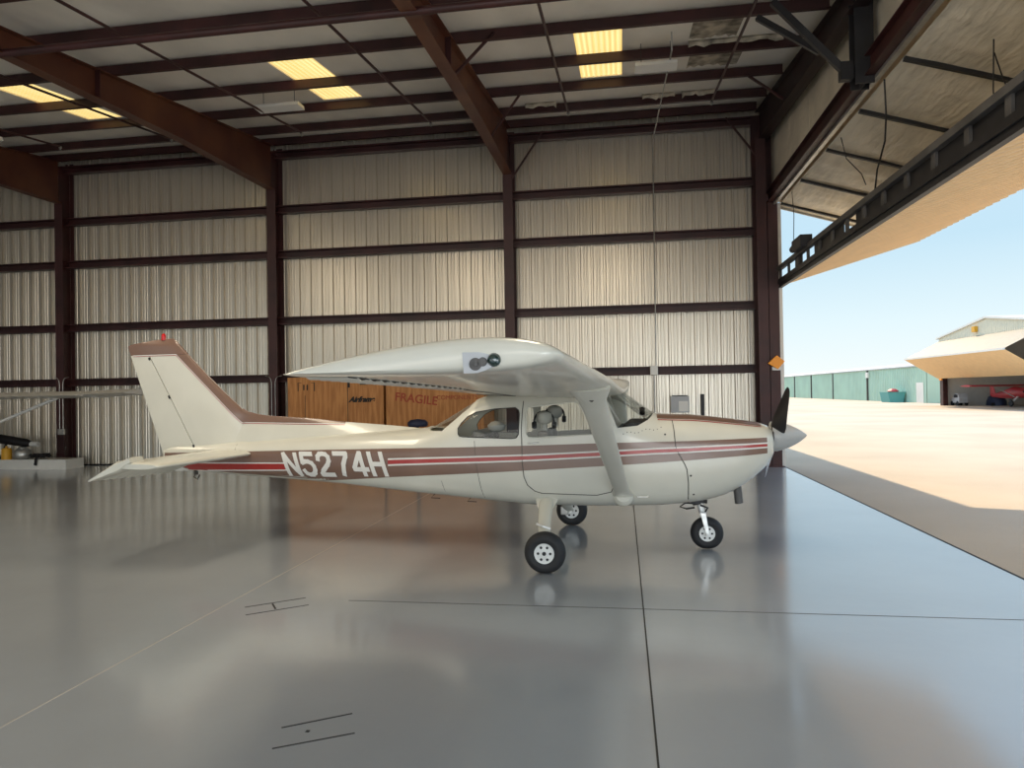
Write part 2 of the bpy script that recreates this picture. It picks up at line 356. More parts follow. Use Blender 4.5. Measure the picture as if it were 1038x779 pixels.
# bifold door
HX, HZ = 3.64, 6.02; OX, OZ = 6.62, 5.09; BX, BZ = 3.62, 4.20; DY0, DY1 = -9.0, 17.2
door = empty('door_1', (HX, 4, HZ), kind='structure')
def dl(x, y, z): return (x-HX, y-4, z-HZ)
up = MB(); N_ = 60
import mathutils
def wr_n(a, b): return mathutils.noise.noise(Vector((a, b, 0)))
un = Vector((OX-HX, 0, OZ-HZ)).normalized(); Lp = math.hypot(OX-HX, OZ-HZ); upn = Vector((-un.z, 0, un.x))
ribsY = [16.85, 15.05, 13.22, 11.46, 9.72, 8.0, 6.2, 4.4, 2.6, .8, -1, -2.8, -4.6, -6.4]
rows = []
for j in range(241):
    y = DY0+(DY1-DY0)*j/240; row = []
    dist = min(abs(y-r) for r in ribsY)
    for i in range(31):
        s = Lp*i/30
        sag = -.10*min(1, dist/.6)*math.sin(math.pi*i/30)**.5
        wv_ = .018*wr_n(s*1.2, y*7)+.012*wr_n(s*2.5+9, y*16)
        p = Vector((HX, y, HZ)) + un*s + upn*(sag*.5+wv_)
        row.append(dl(*p))
    rows.append(row)
s_ = sheet(rows); s_.build('insulation_facing', M['facing2'], door, smooth=60)
dk = MB()
for (a, b) in (((HX, HZ+.10), (OX, OZ+.10)),):
    dk.prism([(a[0], a[1]), (b[0], b[1]), (b[0], b[1]+.03), (a[0], a[1]+.03)], lambda x, z: dl(x, DY0, z), lambda x, z: dl(x, DY1, z))
dk.build('upper_panel', M['tan'], door)
for y in ribsY:
    MB().bar(dl(HX, y, HZ-.02), dl(OX, y, OZ-.02), .06, .07).build('panel_rib', M['dark'], door)
MB().bar(dl(HX, DY1-.03, HZ), dl(OX, DY1-.03, OZ), .05, .12).build('end_rail', M['galv'], door, label='pale galvanised edge')
ln_ = Vector((OX-BX, 0, OZ-BZ)); Ll = ln_.length; ln_.normalize(); lnn = Vector((ln_.z, 0, -ln_.x))   # outward (downward) normal
prof = []; k = 0; y = DY0
while y < DY1-.1:
    for c, h in ((0, 0), (.03, .06), (.10, .06), (.13, 0)): prof.append((y+c, h))
    y += .26
prof.append((DY1, 0))
sk = sheet([[dl(*(Vector((BX, y, BZ)) + lnn*h)) for y, h in prof], [dl(*(Vector((OX, y, OZ)) + lnn*h)) for y, h in prof]])
sk.build('lower_skin', M['tan'], door)
lb = MB(); lb.prism([(BX, BZ+.03), (OX, OZ+.01), (OX, OZ+.04), (BX, BZ+.07)], lambda x, z: dl(x, DY0, z), lambda x, z: dl(x, DY1, z)); lb.build('lower_panel', M['facing2'], door)
MB().box(dl(3.55, DY0, 4.17), dl(3.64, DY1, 4.27)).build('truss_chord', M['dark'], door)
MB().box(dl(3.52, DY0, 4.46), dl(3.61, DY1, 4.55)).build('truss_chord', M['galvd'], door)
MB().box(dl(3.58, DY0, 4.09), dl(3.66, DY1, 4.17)).build('edge_trim', M['dark'], door)
yy = DY0+.1; k = 0
while yy < DY1-.05:
    MB().box(dl(3.56, yy, 4.26), dl(3.595, yy+.11, 4.47)).build('truss_web', M['galvd'], door)
    yy += .80; k += 1
for y0_, y1_ in ((DY0, 11.6), (12.2, 14.0), (14.9, 15.5)): MB().box(dl(3.60, y0_, 4.26), dl(3.61, y1_, 4.47)).build('truss_dark_backing', M['dark'], door)  # dark plates added behind the lattice so most openings look shaded
MB().box(dl(3.40, 14.2, 4.50), dl(3.62, 14.9, 4.72)).lathe([(.07, 0), (.07, .35)], dl(3.5, 14.9, 4.66), (0, 1, -.1), 12).build('door_latch_motor', M['dark'], door)
# lift cables
def cable(name, lab, cat, pts, r, m_, grp=None):
    o = MB().tube(pts, r, 6).build(name, m_, label=lab, cat=cat, group=grp); return o
cable('lift_cable', 'thin black cable dangling under the door header beside the corner column', 'cable', [(3.66, 15.9, 6.0), (3.69, 15.9, 5.5), (3.67, 15.88, 5.0), (3.69, 15.9, 4.66)], .008, M['blackp'], 'door cables')
cable('lift_cable', 'black cable hanging below the post at the door header', 'cable', [(3.60, 10.3, 5.98), (3.62, 10.32, 5.5), (3.66, 10.5, 5.2), (3.72, 11.0, 4.95), (3.78, 11.3, 4.7)], .012, M['blackp'], 'door cables')
cable('lift_cable', 'forked lifting cable at the upper right under the open door', 'cable', [(4.3, 8.9, 5.86), (4.28, 8.9, 5.2), (4.30, 8.9, 4.5)], .008, M['blackp'], 'door cables')
cable('lift_cable', 'slanting cable at the upper right meeting the forked one', 'cable', [(4.30, 8.9, 5.62), (4.42, 9.0, 5.4), (4.6, 9.1, 5.05)], .008, M['blackp'], 'door cables')
cable('lift_cable', 'loose black wire drooping between the second and third door ribs', 'cable', [(3.7, 12.6, 6.0), (3.75, 12.5, 5.6), (3.95, 12.4, 5.3), (4.0, 12.35, 5.1)], .008, M['blackp'], 'door cables')
MB().box((3.0, 16.60, 2.20), (3.2, 16.88, 2.3))
t = empty('warning_light', (3.47, 16.9, 2.2), label='orange diamond-shaped warning light on the corner column', cat='warning light')
MB().box((-.10, -.05, .0), (.10, .02, .14)).build('back_box', M['galv'], t)
MB().prism([(-.20, .16), (0, .34), (.17, .20), (.02, .02)], lambda x, z: (x, -.09, z), lambda x, z: (x, -.05, z)).build('lens', M['orange'], t, bevel=.01)

# ------------------------------------------------------------------ roof services
o = MB().tube([(-29, 0, 0), (1.6, 0, 0)], .055, 10).build('sprinkler_main', M['steel'], smooth=40, label='thick dark sprinkler pipe running across the top of the picture', cat='pipe')
o.location = (0, 9.0, 6.84)
for x, y1, lab in ((-13.0, 14.9, 'thin sprinkler branch pipe furthest left, under the roof'), (-10.2, 15.0, 'thin sprinkler branch pipe left of the long rusty rafter'), (-7.15, 15.3, 'thin sprinkler branch pipe right of the long rusty rafter'),
                   (-4.1, 15.3, 'thin sprinkler branch pipe left of the middle rafter'), (-1.05, 15.3, 'thin sprinkler branch pipe just left of the right-hand skylight'), (1.95, 15.3, 'thin sprinkler branch pipe nearest the hangar door')):
    t = empty('sprinkler_branch', (x, 9.0, zp(9)-.2), label=lab, cat='pipe', group='sprinkler branch pipes')
    dz = zp(y1)-zp(9)
    MB().tube([(0, -6, -.63), (0, y1-9, dz)], .024, 8).build('pipe', M['steel'], t, smooth=40)
    MB().lathe([(.03, 0), (.035, -.04), (.012, -.05), (.012, -.08), (.035, -.085)], (0, y1-9-.03, dz), (0, 0, 1), 10).build('sprinkler_head', M['galv'], t)
def hang_light(lab, x, y, z, w):
    t = empty('fluorescent_fixture', (x, y, z), label=lab, cat='light fixture', group='hanging light fixtures')
    MB().prism([(-.16, 0), (.16, 0), (.13, .07), (-.13, .07)], lambda a, b: (-w/2, a, b), lambda a, b: (w/2, a, b)).build('housing', M['white'], t)
    for s in (-.35, .35):
        MB().tube([(s*w, 0, .07), (s*w, 0, zp(y)+.2-z)], .006, 6).build('hanger_rod', M['dark'], t)
hang_light('white hanging light fixture beside the right-hand skylight', .68, 12.6, 7.42, .72)
hang_light('white hanging light fixture left of the middle skylight', -6.75, 13.4, 7.60, .95)
hang_light('white hanging light fixture at the left edge, below the left skylight', -13.3, 13.0, 7.3, .9)
cable('ceiling_conduit', 'thin grey conduit dropping from the roof down the wall right of the middle column', 'conduit', [(.93, 12.2, 8.0), (.93, 12.25, 7.55), (.84, 16.9, 7.8), (.82, 17.22, 7.6), (.80, 17.22, 2.32)], .014, M['galv'])
t = empty('outlet_box', (.75, 17.2, 2.2), label='small white outlet box where the conduit crosses the lowest girt', cat='outlet box')
MB().box((-.09, -.04, -.04), (.09, .05, .18)).build('box', M['white'], t, bevel=.01)
MB().tube([(-.0, 0, -.04), (-.0, .02, -1.4)], .018, 8).build('conduit', M['galv'], t)
t = empty('electric_panel', (1.37, 17.40, 1.22), label='small white electrical notice panel on the wall behind the cowling', cat='panel')
MB().box((-.24, -.05, .03), (.20, .06, .42)).build('box', M['grey'], t, bevel=.008)
MB().box((-.05, -.055, .06), (.17, -.05, .30)).build('paper_notice', M['white'], t)
MB().box((-.20, -.06, .42), (.16, .0, .44)).build('bracket', M['dark'], t)
MB().box((1.84, 17.38, 1.15), (1.92, 17.47, 1.68)).build('wall_strip', M['dark'], label='narrow dark upright strip on the wall right of the notice panel', cat='bracket', bevel=.01)
for x, z1, lab in ((-14.93, .98, 'pale looped cable hanging on the column furthest left'), (-8.83, .9, 'pale looped cable on the column behind the tail')):
    t = empty('column_conduit', (x, 17.03, z1), label=lab, cat='conduit', group='cables on the columns')
    for s in (-1, 1):
        MB().tube([(s*.05, 0, 0), (s*.05, 0, 1.25), (s*.07, 0, 1.34), (s*.12, 0, 1.40), (s*.22, 0.02, 1.42)], .009, 6).build('cable', M['galv'], t)
    MB().box((-.09, -.03, -.12), (.09, .02, .03)).build('junction_box', M['galv'], t)
for i, (x, y, lab) in enumerate([(2.05, 12.80, 'torn flap of brown insulation hanging right of the light fixture'), (.9, 15.9, 'small scrap of torn insulation hanging at the roof edge above the wing strut'), (-1.7, 15.9, 'ragged scrap of torn insulation near the middle column top'),
                                 (1.75, 15.9, 'pale scrap of torn insulation above the top girt near the door')]):
    mb = MB(); rw = []
    w = .8 if i == 0 else .35
    for k in range(13):
        a = -w+2*w*k/12; d = .05+.14*abs(wr_n(a*7+i*5, 2.2))+.03*random.random()
        rw.append([(a, 0, .0), (a, -.03, -d*.5), (a, .01, -d)])
    mb.loft(rw, False, False)
    o = mb.build('torn_insulation', M['torn'], label=lab, cat='insulation', group='torn insulation scraps'); o.location = (x, y-.05, zp(y)+.21)
    s = o.modifiers.new('s', 'SOLIDIFY'); s.thickness = .012
for y0, y1, x0, x1, lab in ((11.45, 12.75, 1.25, 2.05, 'brown stained bare patch of roof above the light fixture'), (13.0, 14.3, 1.35, 2.3, 'dark ragged bare patch of roof right of the light fixture')):
    mb = MB(); n = 14; top = []; bot = []
    for k in range(n):
        x = x0+(x1-x0)*k/(n-1); a = y0+.2*random.random(); b = y1-.2*random.random()
        bot.append((x-x0, a-y0, zr(a)-zr(y0))); top.append((x-x0, b-y0, zr(b)-zr(y0)))
    mb.loft([bot, top], False, False)
    o = mb.build('insulation_tear', M['torn'], label=lab, cat='insulation'); o.location = (x0, y0, zr(y0)-.004)

# ------------------------------------------------------------------ AIRCRAFT
YAW = math.radians(-2)
AC = empty('high_wing_airplane', (-.78, 8.31, 0), YAW, label='cream single-engine high-wing airplane with brown and red stripes parked on the grey floor', cat='airplane')
ST = [  # u, zb, zt, hw, zc, n_low, n_up
 (2.405, 1.14, 1.33, .13, 1.24, 2.2, 2.2), (2.39, 1.06, 1.355, .24, 1.22, 2.3, 2.3), (2.35, .985, 1.385, .33, 1.19, 2.5, 2.5), (2.28, .905, 1.412, .385, 1.17, 2.6, 2.6),
 (2.17, .815, 1.43, .42, 1.15, 2.7, 2.7), (2.04, .715, 1.45, .445, 1.13, 2.7, 2.8), (1.88, .63, 1.472, .465, 1.12, 2.8, 2.8),
 (1.69, .575, 1.495, .485, 1.12, 3.0, 2.8), (1.5, .545, 1.513, .50, 1.12, 3.2, 2.8), (1.17, .515, 1.525, .52, 1.15, 3.5, 2.6), (1.10, .512, 1.572, .525, 1.15, 3.5, 2.6),
 (.68, .505, 1.835, .54, 1.15, 3.8, 2.9), (.5, .50, 1.86, .54, 1.15, 3.8, 3.1), (-.2, .505, 1.86, .54, 1.15, 3.8, 3.2), (-.55, .53, 1.83, .53, 1.13, 3.6, 3.1), (-.88, .555, 1.735, .51, 1.12, 3.4, 3.0),
 (-1.2, .58, 1.565, .475, 1.10, 3.2, 2.6), (-1.5, .605, 1.41, .44, 1.08, 3.0, 2.4), (-1.62, .615, 1.385, .43, 1.07, 3.0, 2.3), (-2.0, .65, 1.365, .385, 1.06, 2.9, 2.2), (-2.64, .71, 1.325, .315, 1.05, 2.7, 2.1),
 (-3.3, .755, 1.285, .24, 1.04, 2.5, 2.0), (-4.1, .805, 1.235, .155, 1.04, 2.3, 2.0), (-4.75, .86, 1.19, .09, 1.04, 2.2, 2.0), (-5.12, .92, 1.15, .045, 1.04, 2.0, 2.0), (-5.16, .95, 1.12, .02, 1.04, 2.0, 2.0)]
ST = ST[::-1]
def cur(u, j):
    if u <= ST[0][0]: return ST[0][j]
    if u >= ST[-1][0]: return ST[-1][j]
    for i in range(len(ST)-1):
        if ST[i][0] <= u <= ST[i+1][0]: break
    u0, u1 = ST[i][0], ST[i+1][0]; p0, p1 = ST[i][j], ST[i+1][j]; h = u1-u0
    def sl(k):
        if k <= 0 or k >= len(ST)-1: return None
        a = (ST[k][j]-ST[k-1][j])/(ST[k][0]-ST[k-1][0]); b = (ST[k+1][j]-ST[k][j])/(ST[k+1][0]-ST[k][0])
        return 0 if a*b <= 0 else 2*a*b/(a+b)
    s = (p1-p0)/h; m0 = sl(i); m1 = sl(i+1); m0 = s if m0 is None else m0; m1 = s if m1 is None else m1
    t = (u-u0)/h
    return (2*t**3-3*t*t+1)*p0+(t**3-2*t*t+t)*h*m0+(-2*t**3+3*t*t)*p1+(t**3-t*t)*h*m1
def section(u, inset=0., n=72):
    zb, zt, hw, zc, nl, nu = [cur(u, j) for j in range(1, 7)]
    zb += inset; zt -= inset; hw = max(hw-inset, .004); r = []
    for k in range(n):
        a = 2*math.pi*k/n; c, s = math.cos(a), math.sin(a)
        e_ = 2/(nu if s >= 0 else nl)
        y = hw*math.copysign(abs(c)**e_, c)
        z = zc + (zt-zc if s >= 0 else zc-zb)*math.copysign(abs(s)**e_, s)
        r.append((u, y, z))
    return r
def hull_y(u, z):
    zb, zt, hw, zc, nl, nu = [cur(u, j) for j in range(1, 7)]
    if z >= zc: q = min(1, (z-zc)/(zt-zc)); ee = nu
    else: q = min(1, (zc-z)/(zc-zb)); ee = nl
    return hw*max(0, 1-q**ee)**(1/ee)
def us(a, b, st): n = max(2, int(abs(b-a)/st)); return [a+(b-a)*i/n for i in range(n+1)]
ulist = us(-5.16, -1.7, .12)[:-1] + us(-1.7, 1.3, .04)[:-1] + us(1.3, 2.2, .06)[:-1] + us(2.2, 2.405, .015)
def tmp(mb):
    me = bpy.data.meshes.new('tmp'); me.from_pydata(mb.v, [], mb.f)
    bm = bmesh.new(); bm.from_mesh(me); bmesh.ops.recalc_face_normals(bm, faces=bm.faces); bm.to_mesh(me); bm.free()
    o = bpy.data.objects.new('tmp', me); C.objects.link(o); return o
WIN = {
 'rear_window': [(-1.055, 1.335), (-1.06, 1.40), (-1.02, 1.46), (-.95, 1.53), (-.85, 1.58), (-.63, 1.615), (-.39, 1.628), (-.35, 1.60), (-.34, 1.56), (-.35, 1.33), (-.375, 1.295), (-.43, 1.285), (-.75, 1.296), (-1.0, 1.305), (-1.04, 1.315)],
 'door_window': [(-.265, 1.34), (-.262, 1.59), (-.245, 1.625), (-.20, 1.635), (.26, 1.685), (.31, 1.67), (.53, 1.345), (.52, 1.33), (-.19, 1.292), (-.24, 1.30)]}
WSH = [(.585, 1.80), (.60, 1.745), (.735, 1.395), (.95, 1.415), (1.06, 1.475), (1.13, 1.545), (1.18, 1.62), (.95, 1.95), (.62, 1.95), (.60, 1.86)]
RWN = [(-1.49, 1.385), (-1.43, 1.365), (-1.27, 1.365), (-.955, 1.63), (-.90, 1.70), (-.92, 1.80), (-1.3, 1.80), (-1.6, 1.50)]
body = MB(); body.loft([section(u) for u in ulist]); fus = tmp(body)
inn = MB(); inn.loft([section(u, .03) for u in us(-1.62, 1.12, .04)]); cut = [tmp(inn)]
for p in WIN.values():
    c_ = MB(); c_.prism(p, lambda u, z: (u, -.8, z), lambda u, z: (u, .8, z)); cut.append(tmp(c_))
for p in (WSH, RWN):
    c_ = MB(); c_.prism(p, lambda u, z: (u, -.8, z), lambda u, z: (u, .8, z)); cut.append(tmp(c_))
for c_ in cut:
    b_ = fus.modifiers.new('b', 'BOOLEAN'); b_.operation = 'DIFFERENCE'; b_.solver = 'EXACT'; b_.object = c_
dg = bpy.context.evaluated_depsgraph_get(); dg.update()
fme = bpy.data.meshes.new_from_object(fus.evaluated_get(dg)); fme.name = 'fuselage'
for c_ in cut + [fus]: bpy.data.objects.remove(c_)
fme.materials.clear(); fusel = link('fuselage', fme, M['cream'], AC, smooth=32)
def inside(p, poly):
    x, y = p; r = False
    for i in range(len(poly)):
        x1, y1 = poly[i]; x2, y2 = poly[i-1]
        if (y1 > y) != (y2 > y) and x < (x2-x1)*(y-y1)/(y2-y1)+x1: r = not r
    return r
def grow(poly, d):
    cx = sum(p[0] for p in poly)/len(poly); cy = sum(p[1] for p in poly)/len(poly)
    return [(x+d*(x-cx)/max(.01, math.hypot(x-cx, y-cy)), y+d*(y-cy)/max(.01, math.hypot(x-cx, y-cy))) for x, y in poly]
def glass(name, poly, side):
    g_ = grow(poly, .03); xs_ = [p[0] for p in g_]; uu = us(min(xs_)-.02, min(max(xs_), 1.25)+.02, .015); mb = MB(); rr = [section(u, .014, 180) for u in uu]
    n = 180
    for r in rr: mb.v += r
    for i in range(len(uu)-1):
        for k in range(n):
            k2 = (k+1) % n; ids = (i*n+k, i*n+k2, (i+1)*n+k2, (i+1)*n+k)
            c = [sum(mb.v[q][a] for q in ids)/4 for a in range(3)]
            if side and c[1]*side < 0: continue
            if inside((c[0], c[2]), g_): mb.f.append(ids)
    bm = bmesh.new(); me = bpy.data.meshes.new(name); me.from_pydata(mb.v, [], mb.f); bm.from_mesh(me)
    bmesh.ops.delete(bm, geom=[v for v in bm.verts if not v.link_faces], context='VERTS'); bm.to_mesh(me); bm.free()
    return link(name, me, M['glass'], AC, smooth=80)
for s in (-1, 1):
    glass('rear_side_window', WIN['rear_window'], s); glass('door_window', WIN['door_window'], s)
glass('windshield', WSH, 0); glass('rear_windshield', RWN, 0)
def onhull(u, z, off=.004, side=-1): return (u, side*(hull_y(u, z)+off), z)
def decal(name, top, bot, m_, parent=AC, off=.004, side=-1, fy=None, nv=6, step=.06):
    """surface-following strip between two (u,z) polylines given as functions over u list"""
    fy = fy or hull_y; rows = []
    for (a, b) in zip(top, bot):
        rows.append([(a[0]+(b[0]-a[0])*i/nv, side*(fy(a[0]+(b[0]-a[0])*i/nv, a[1]+(b[1]-a[1])*i/nv)+off), a[1]+(b[1]-a[1])*i/nv) for i in range(nv+1)])
    return sheet(rows).build(name, m_, parent, smooth=60)
def pl(pts):
    def f(u):
        for (a, b), (c, d) in zip(pts[:-1], pts[1:]):
            if a <= u <= c: return b+(d-b)*(u-a)/(c-a)
        return pts[0][1] if u < pts[0][0] else pts[-1][1]
    return f
ztop = pl([(-5.2, 1.085), (-4.4, 1.10), (-3.3, 1.130), (-1.843, 1.166), (-.325, 1.205), (.666, 1.235), (1.5, 1.25), (2.3, 1.275)])
zbot = pl([(-5.2, .80), (-3.3, .715), (-3.0, .745), (-1.85, .833), (-.33, .928), (.66, .989), (1.5, 1.045), (2.29, 1.108)])
zred = pl([(-5.2, .905), (-4.4, .915), (-3.34, .932), (-1.83, 1.012), (-.2, 1.075), (1.09, 1.142), (1.5, 1.158), (2.28, 1.195)])
wred = pl([(-5.2, .045), (-3.3, .036), (-1.8, .024), (1.5, .017), (2.28, .014)])
wwh = pl([(-5.2, .060), (-3.3, .052), (-1.8, .044), (1.5, .034), (2.28, .030)])
for side in (-1, 1):
    uu = us(-5.12, 2.30, .05)
    def zb_(u): return max(zbot(u), cur(u, 1)+.002)
    decal('brown_stripe', [(u, ztop(u)) for u in uu], [(u, zb_(u)) for u in uu], M['brown'], nv=10, side=side, off=.0025)
    for uu in (us(-5.0, -3.30, .05), us(-1.93, 2.30, .05)):
        decal('white_stripe', [(u, zred(u)+wwh(u)) for u in uu], [(u, zred(u)-wwh(u)) for u in uu], M['white'], nv=2, side=side, off=.005)
        decal('red_stripe', [(u, zred(u)+wred(u)) for u in uu], [(u, zred(u)-wred(u)) for u in uu], M['red'], nv=2, side=side, off=.0075)
# brown anti-glare top of cowling
def cowltop(off, a0, m_, nm, u0=1.16, u1=2.26):
    rows = []
    for u in us(u0, u1, .04):
        zb, zt, hw, zc, nl, nu = [cur(u, j) for j in range(1, 7)]; row = []
        for i in range(25):
            a = math.radians(a0 + (180-2*a0)*i/24); c, s = math.cos(a), math.sin(a)
            row.append((u, (hw+off)*math.copysign(abs(c)**(2/nu), c), zc+(zt+off-zc)*abs(s)**(2/nu)))
        rows.append(row)
    return sheet(rows).build(nm, m_, AC, smooth=60)
cowltop(.002, 54, M['red'], 'cowl_red_line'); cowltop(.0035, 56.5, M['white'], 'cowl_white_line'); cowltop(.005, 58, M['brown'], 'cowl_brown_top')
# seams
def seam(name, pts, r=.0035, side=-1, m_=None):
    P_ = []
    for (a, b), (c, d) in zip(pts[:-1], pts[1:]):
        n = max(1, int(math.hypot(c-a, d-b)/.05))
        P_ += [onhull(a+(c-a)*i/n, b+(d-b)*i/n, .0015, side) for i in range(n)]
    P_.append(onhull(*pts[-1], .0015, side))
    return MB().tube(P_, r, 6).build(name, m_ or M['seam'], AC)
for s in (-1, 1):
    seam('cowl_seam', [(1.315, 1.51), (1.335, 1.36), (1.345, 1.21), (1.36, 1.15), (1.44, 1.0), (1.46, .95), (1.475, .80), (1.475, .56)], .005, s)
    seam('door_seam', [(-.30, 1.70), (-.315, 1.4), (-.31, 1.01), (-.295, .86), (-.26, .77), (-.18, .70), (-.1, .675), (.5, .66), (.66, .70), (.70, .8), (.62, 1.15), (.60, 1.5), (.54, 1.62)], .0045, s)
    seam('panel_line', [(-.86, 1.26), (-.84, 1.0), (-.78, .60)], .0025, s)
    seam('panel_line', [(-1.27, .80), (-1.24, .62)], .002, s)
    seam('panel_line', [(-4.05, 1.20), (-4.06, 1.02)], .0025, s)
    seam('window_trim', WIN['door_window']+[WIN['door_window'][0]], .009, s, M['cream'])
    seam('window_seal', WIN['rear_window']+[WIN['rear_window'][0]], .006, s, M['seam'])
    MB().tube([onhull(-.24, 1.235, .01, s), onhull(-.19, 1.235, .028, s), onhull(-.12, 1.24, .01, s)], .008, 8).build('door_handle', M['alu'], AC)
    MB().tube([onhull(.93, .655, .0, s), onhull(.94, .65, .05, s), onhull(1.04, .65, .05, s), onhull(1.05, .655, 0, s)], .007, 8).build('boarding_step', M['alu'], AC)
    for k in range(11):
        u = .80+.04*k; z = 1.33+.012*math.sin(k*1.3)+.006*k
        MB().lathe([(.006, -.002), (.005, .003)], onhull(u, z, 0, s), (0, s, .2), 8).build('rivet', M['seam'], AC)
    for u, z, t_ in ((1.50, .88, 0), (1.53, .67, -.2), (1.24, 1.32, .2)):
        MB().lathe([(.012, -.002), (.010, .004)], onhull(u, z, 0, s), (0, s, t_), 10).build('cowl_fastener', M['seam'], AC)
# registration
GL = {'N': [[(0, 0), (0, 1)], [(0, 1), (.62, 0)], [(.62, 0), (.62, 1)]],
 '5': [[(.60, 1), (.06, 1), (.03, .58), (.20, .64), (.36, .63), (.52, .56), (.60, .42), (.60, .26), (.52, .10), (.36, .0), (.20, .0), (.06, .07), (.0, .20)]],
 '2': [[(.0, .72), (.03, .87), (.14, .98), (.30, 1.0), (.46, .97), (.57, .86), (.57, .68), (.46, .50), (.12, .20), (.0, .03), (.0, 0), (.62, 0)]],
 '7': [[(0, 1), (.62, 1), (.60, .88), (.38, .5), (.24, 0)]],
 '4': [[(.44, 0), (.44, 1), (.40, 1), (0, .33), (0, .26), (.66, .26)]],
 'H': [[(0, 0), (0, 1)], [(.60, 0), (.60, 1)], [(0, .5), (.60, .5)]]}
def letters(txt, u0, pitch, z0, h, slant, th, side, m_, dz=0.0):
    mb = MB(); sgn = 1 if side < 0 else -1
    for i, ch in enumerate(txt):
        for st in GL[ch]:
            for (a, b), (c, d) in zip(st[:-1], st[1:]):
                A = Vector((a*h, b*h)); B = Vector((c*h, d*h)); t_ = (B-A).normalized(); nn = Vector((-t_.y, t_.x))*th/2
                A = A-t_*th*.35; B = B+t_*th*.35
                n = max(1, int((B-A).length/.035)); rows = []
                for k in range(n+1):
                    p = A+(B-A)*k/n; row = []
                    for w in (-1, 0, 1):
                        q = p+nn*w; qy = min(max(q.y, -th*.5), h+th*.5)
                        uu_ = u0 + sgn*(i*pitch + q.x - slant*qy); zz = z0+qy+dz*i
                        row.append(onhull(uu_, zz, .011, side))
                    rows.append(row)
                mb.loft(rows, False, False)
    return mb.build('registration_lettering', m_, AC)
letters('N5274H', -3.265, .232, .835, .255, .30, .054, -1, M['white'], dz=.004)
letters('N5274H', -1.97, .232, .855, .255, .30, .054, 1, M['white'], dz=-.004)

# wing
def airfoil(n=26, t=.12, m_=.02, p=.4):
    up_, lo_ = [], []
    for i in range(n+1):
        x = (1-math.cos(math.pi*i/n))/2
        yt = 5*t*(.2969*math.sqrt(x)-.1260*x-.3516*x*x+.2843*x**3-.1036*x**4)
        yc = m_/p**2*(2*p*x-x*x) if x < p else m_/(1-p)**2*((1-2*p)+2*p*x-x*x)
        up_.append((x, yc+yt)); lo_.append((x, yc-yt))
    return up_[::-1] + lo_[1:-1]
AF = airfoil()
def le(v): v = abs(v); return .80 if v < 2.5 else .80-.075*(v-2.5)/2.9
def drop(v): return .015+.045*min(1, max(0, (abs(v)-3.0)/2.2))
def te(v): v = abs(v); return -.83 if v < 2.5 else -.83+.33*(v-2.5)/2.9
def zw(v): return 1.800+.031*max(0, abs(v)-.5)          # chord line at the leading edge
def wsec(v, sc=1., squeeze=1.):
    L_, T_ = le(v), te(v); c = L_-T_; out = []
    for x, y in AF:
        xx = (x-.45)*sc+.45
        out.append((L_-c*xx, v, zw(v)+y*c*squeeze - drop(v)*x))
    return out
vs_ = [-5.475, -5.465, -5.44, -5.40, -5.3] + us(-5.2, -2.5, .3) + us(-2.3, 2.3, .3) + us(2.5, 5.2, .3) + [5.3, 5.40, 5.44, 5.465, 5.475]
sc_ = {5.475: (.90, .55), 5.465: (.96, .78), 5.44: (.985, .93), 5.40: (1, .99)}
wg = MB(); wg.loft([wsec(v, *sc_.get(round(abs(v), 3), (1, 1))) for v in vs_]); wg.build('wing', M['cream'], AC, smooth=50)
def wing_z(u, v, top=False):
    L_, T_ = le(v), te(v); c = L_-T_; x = min(max((L_-u)/c, 0.001), 1)
    t, mm, p = .12, .02, .4
    yt = 5*t*(.2969*math.sqrt(x)-.1260*x-.3516*x*x+.2843*x**3-.1036*x**4); yc = mm/p**2*(2*p*x-x*x) if x < p else mm/(1-p)**2*((1-2*p)+2*p*x-x*x)
    return zw(v)+(yc+(yt if top else -yt))*c-drop(v)*x
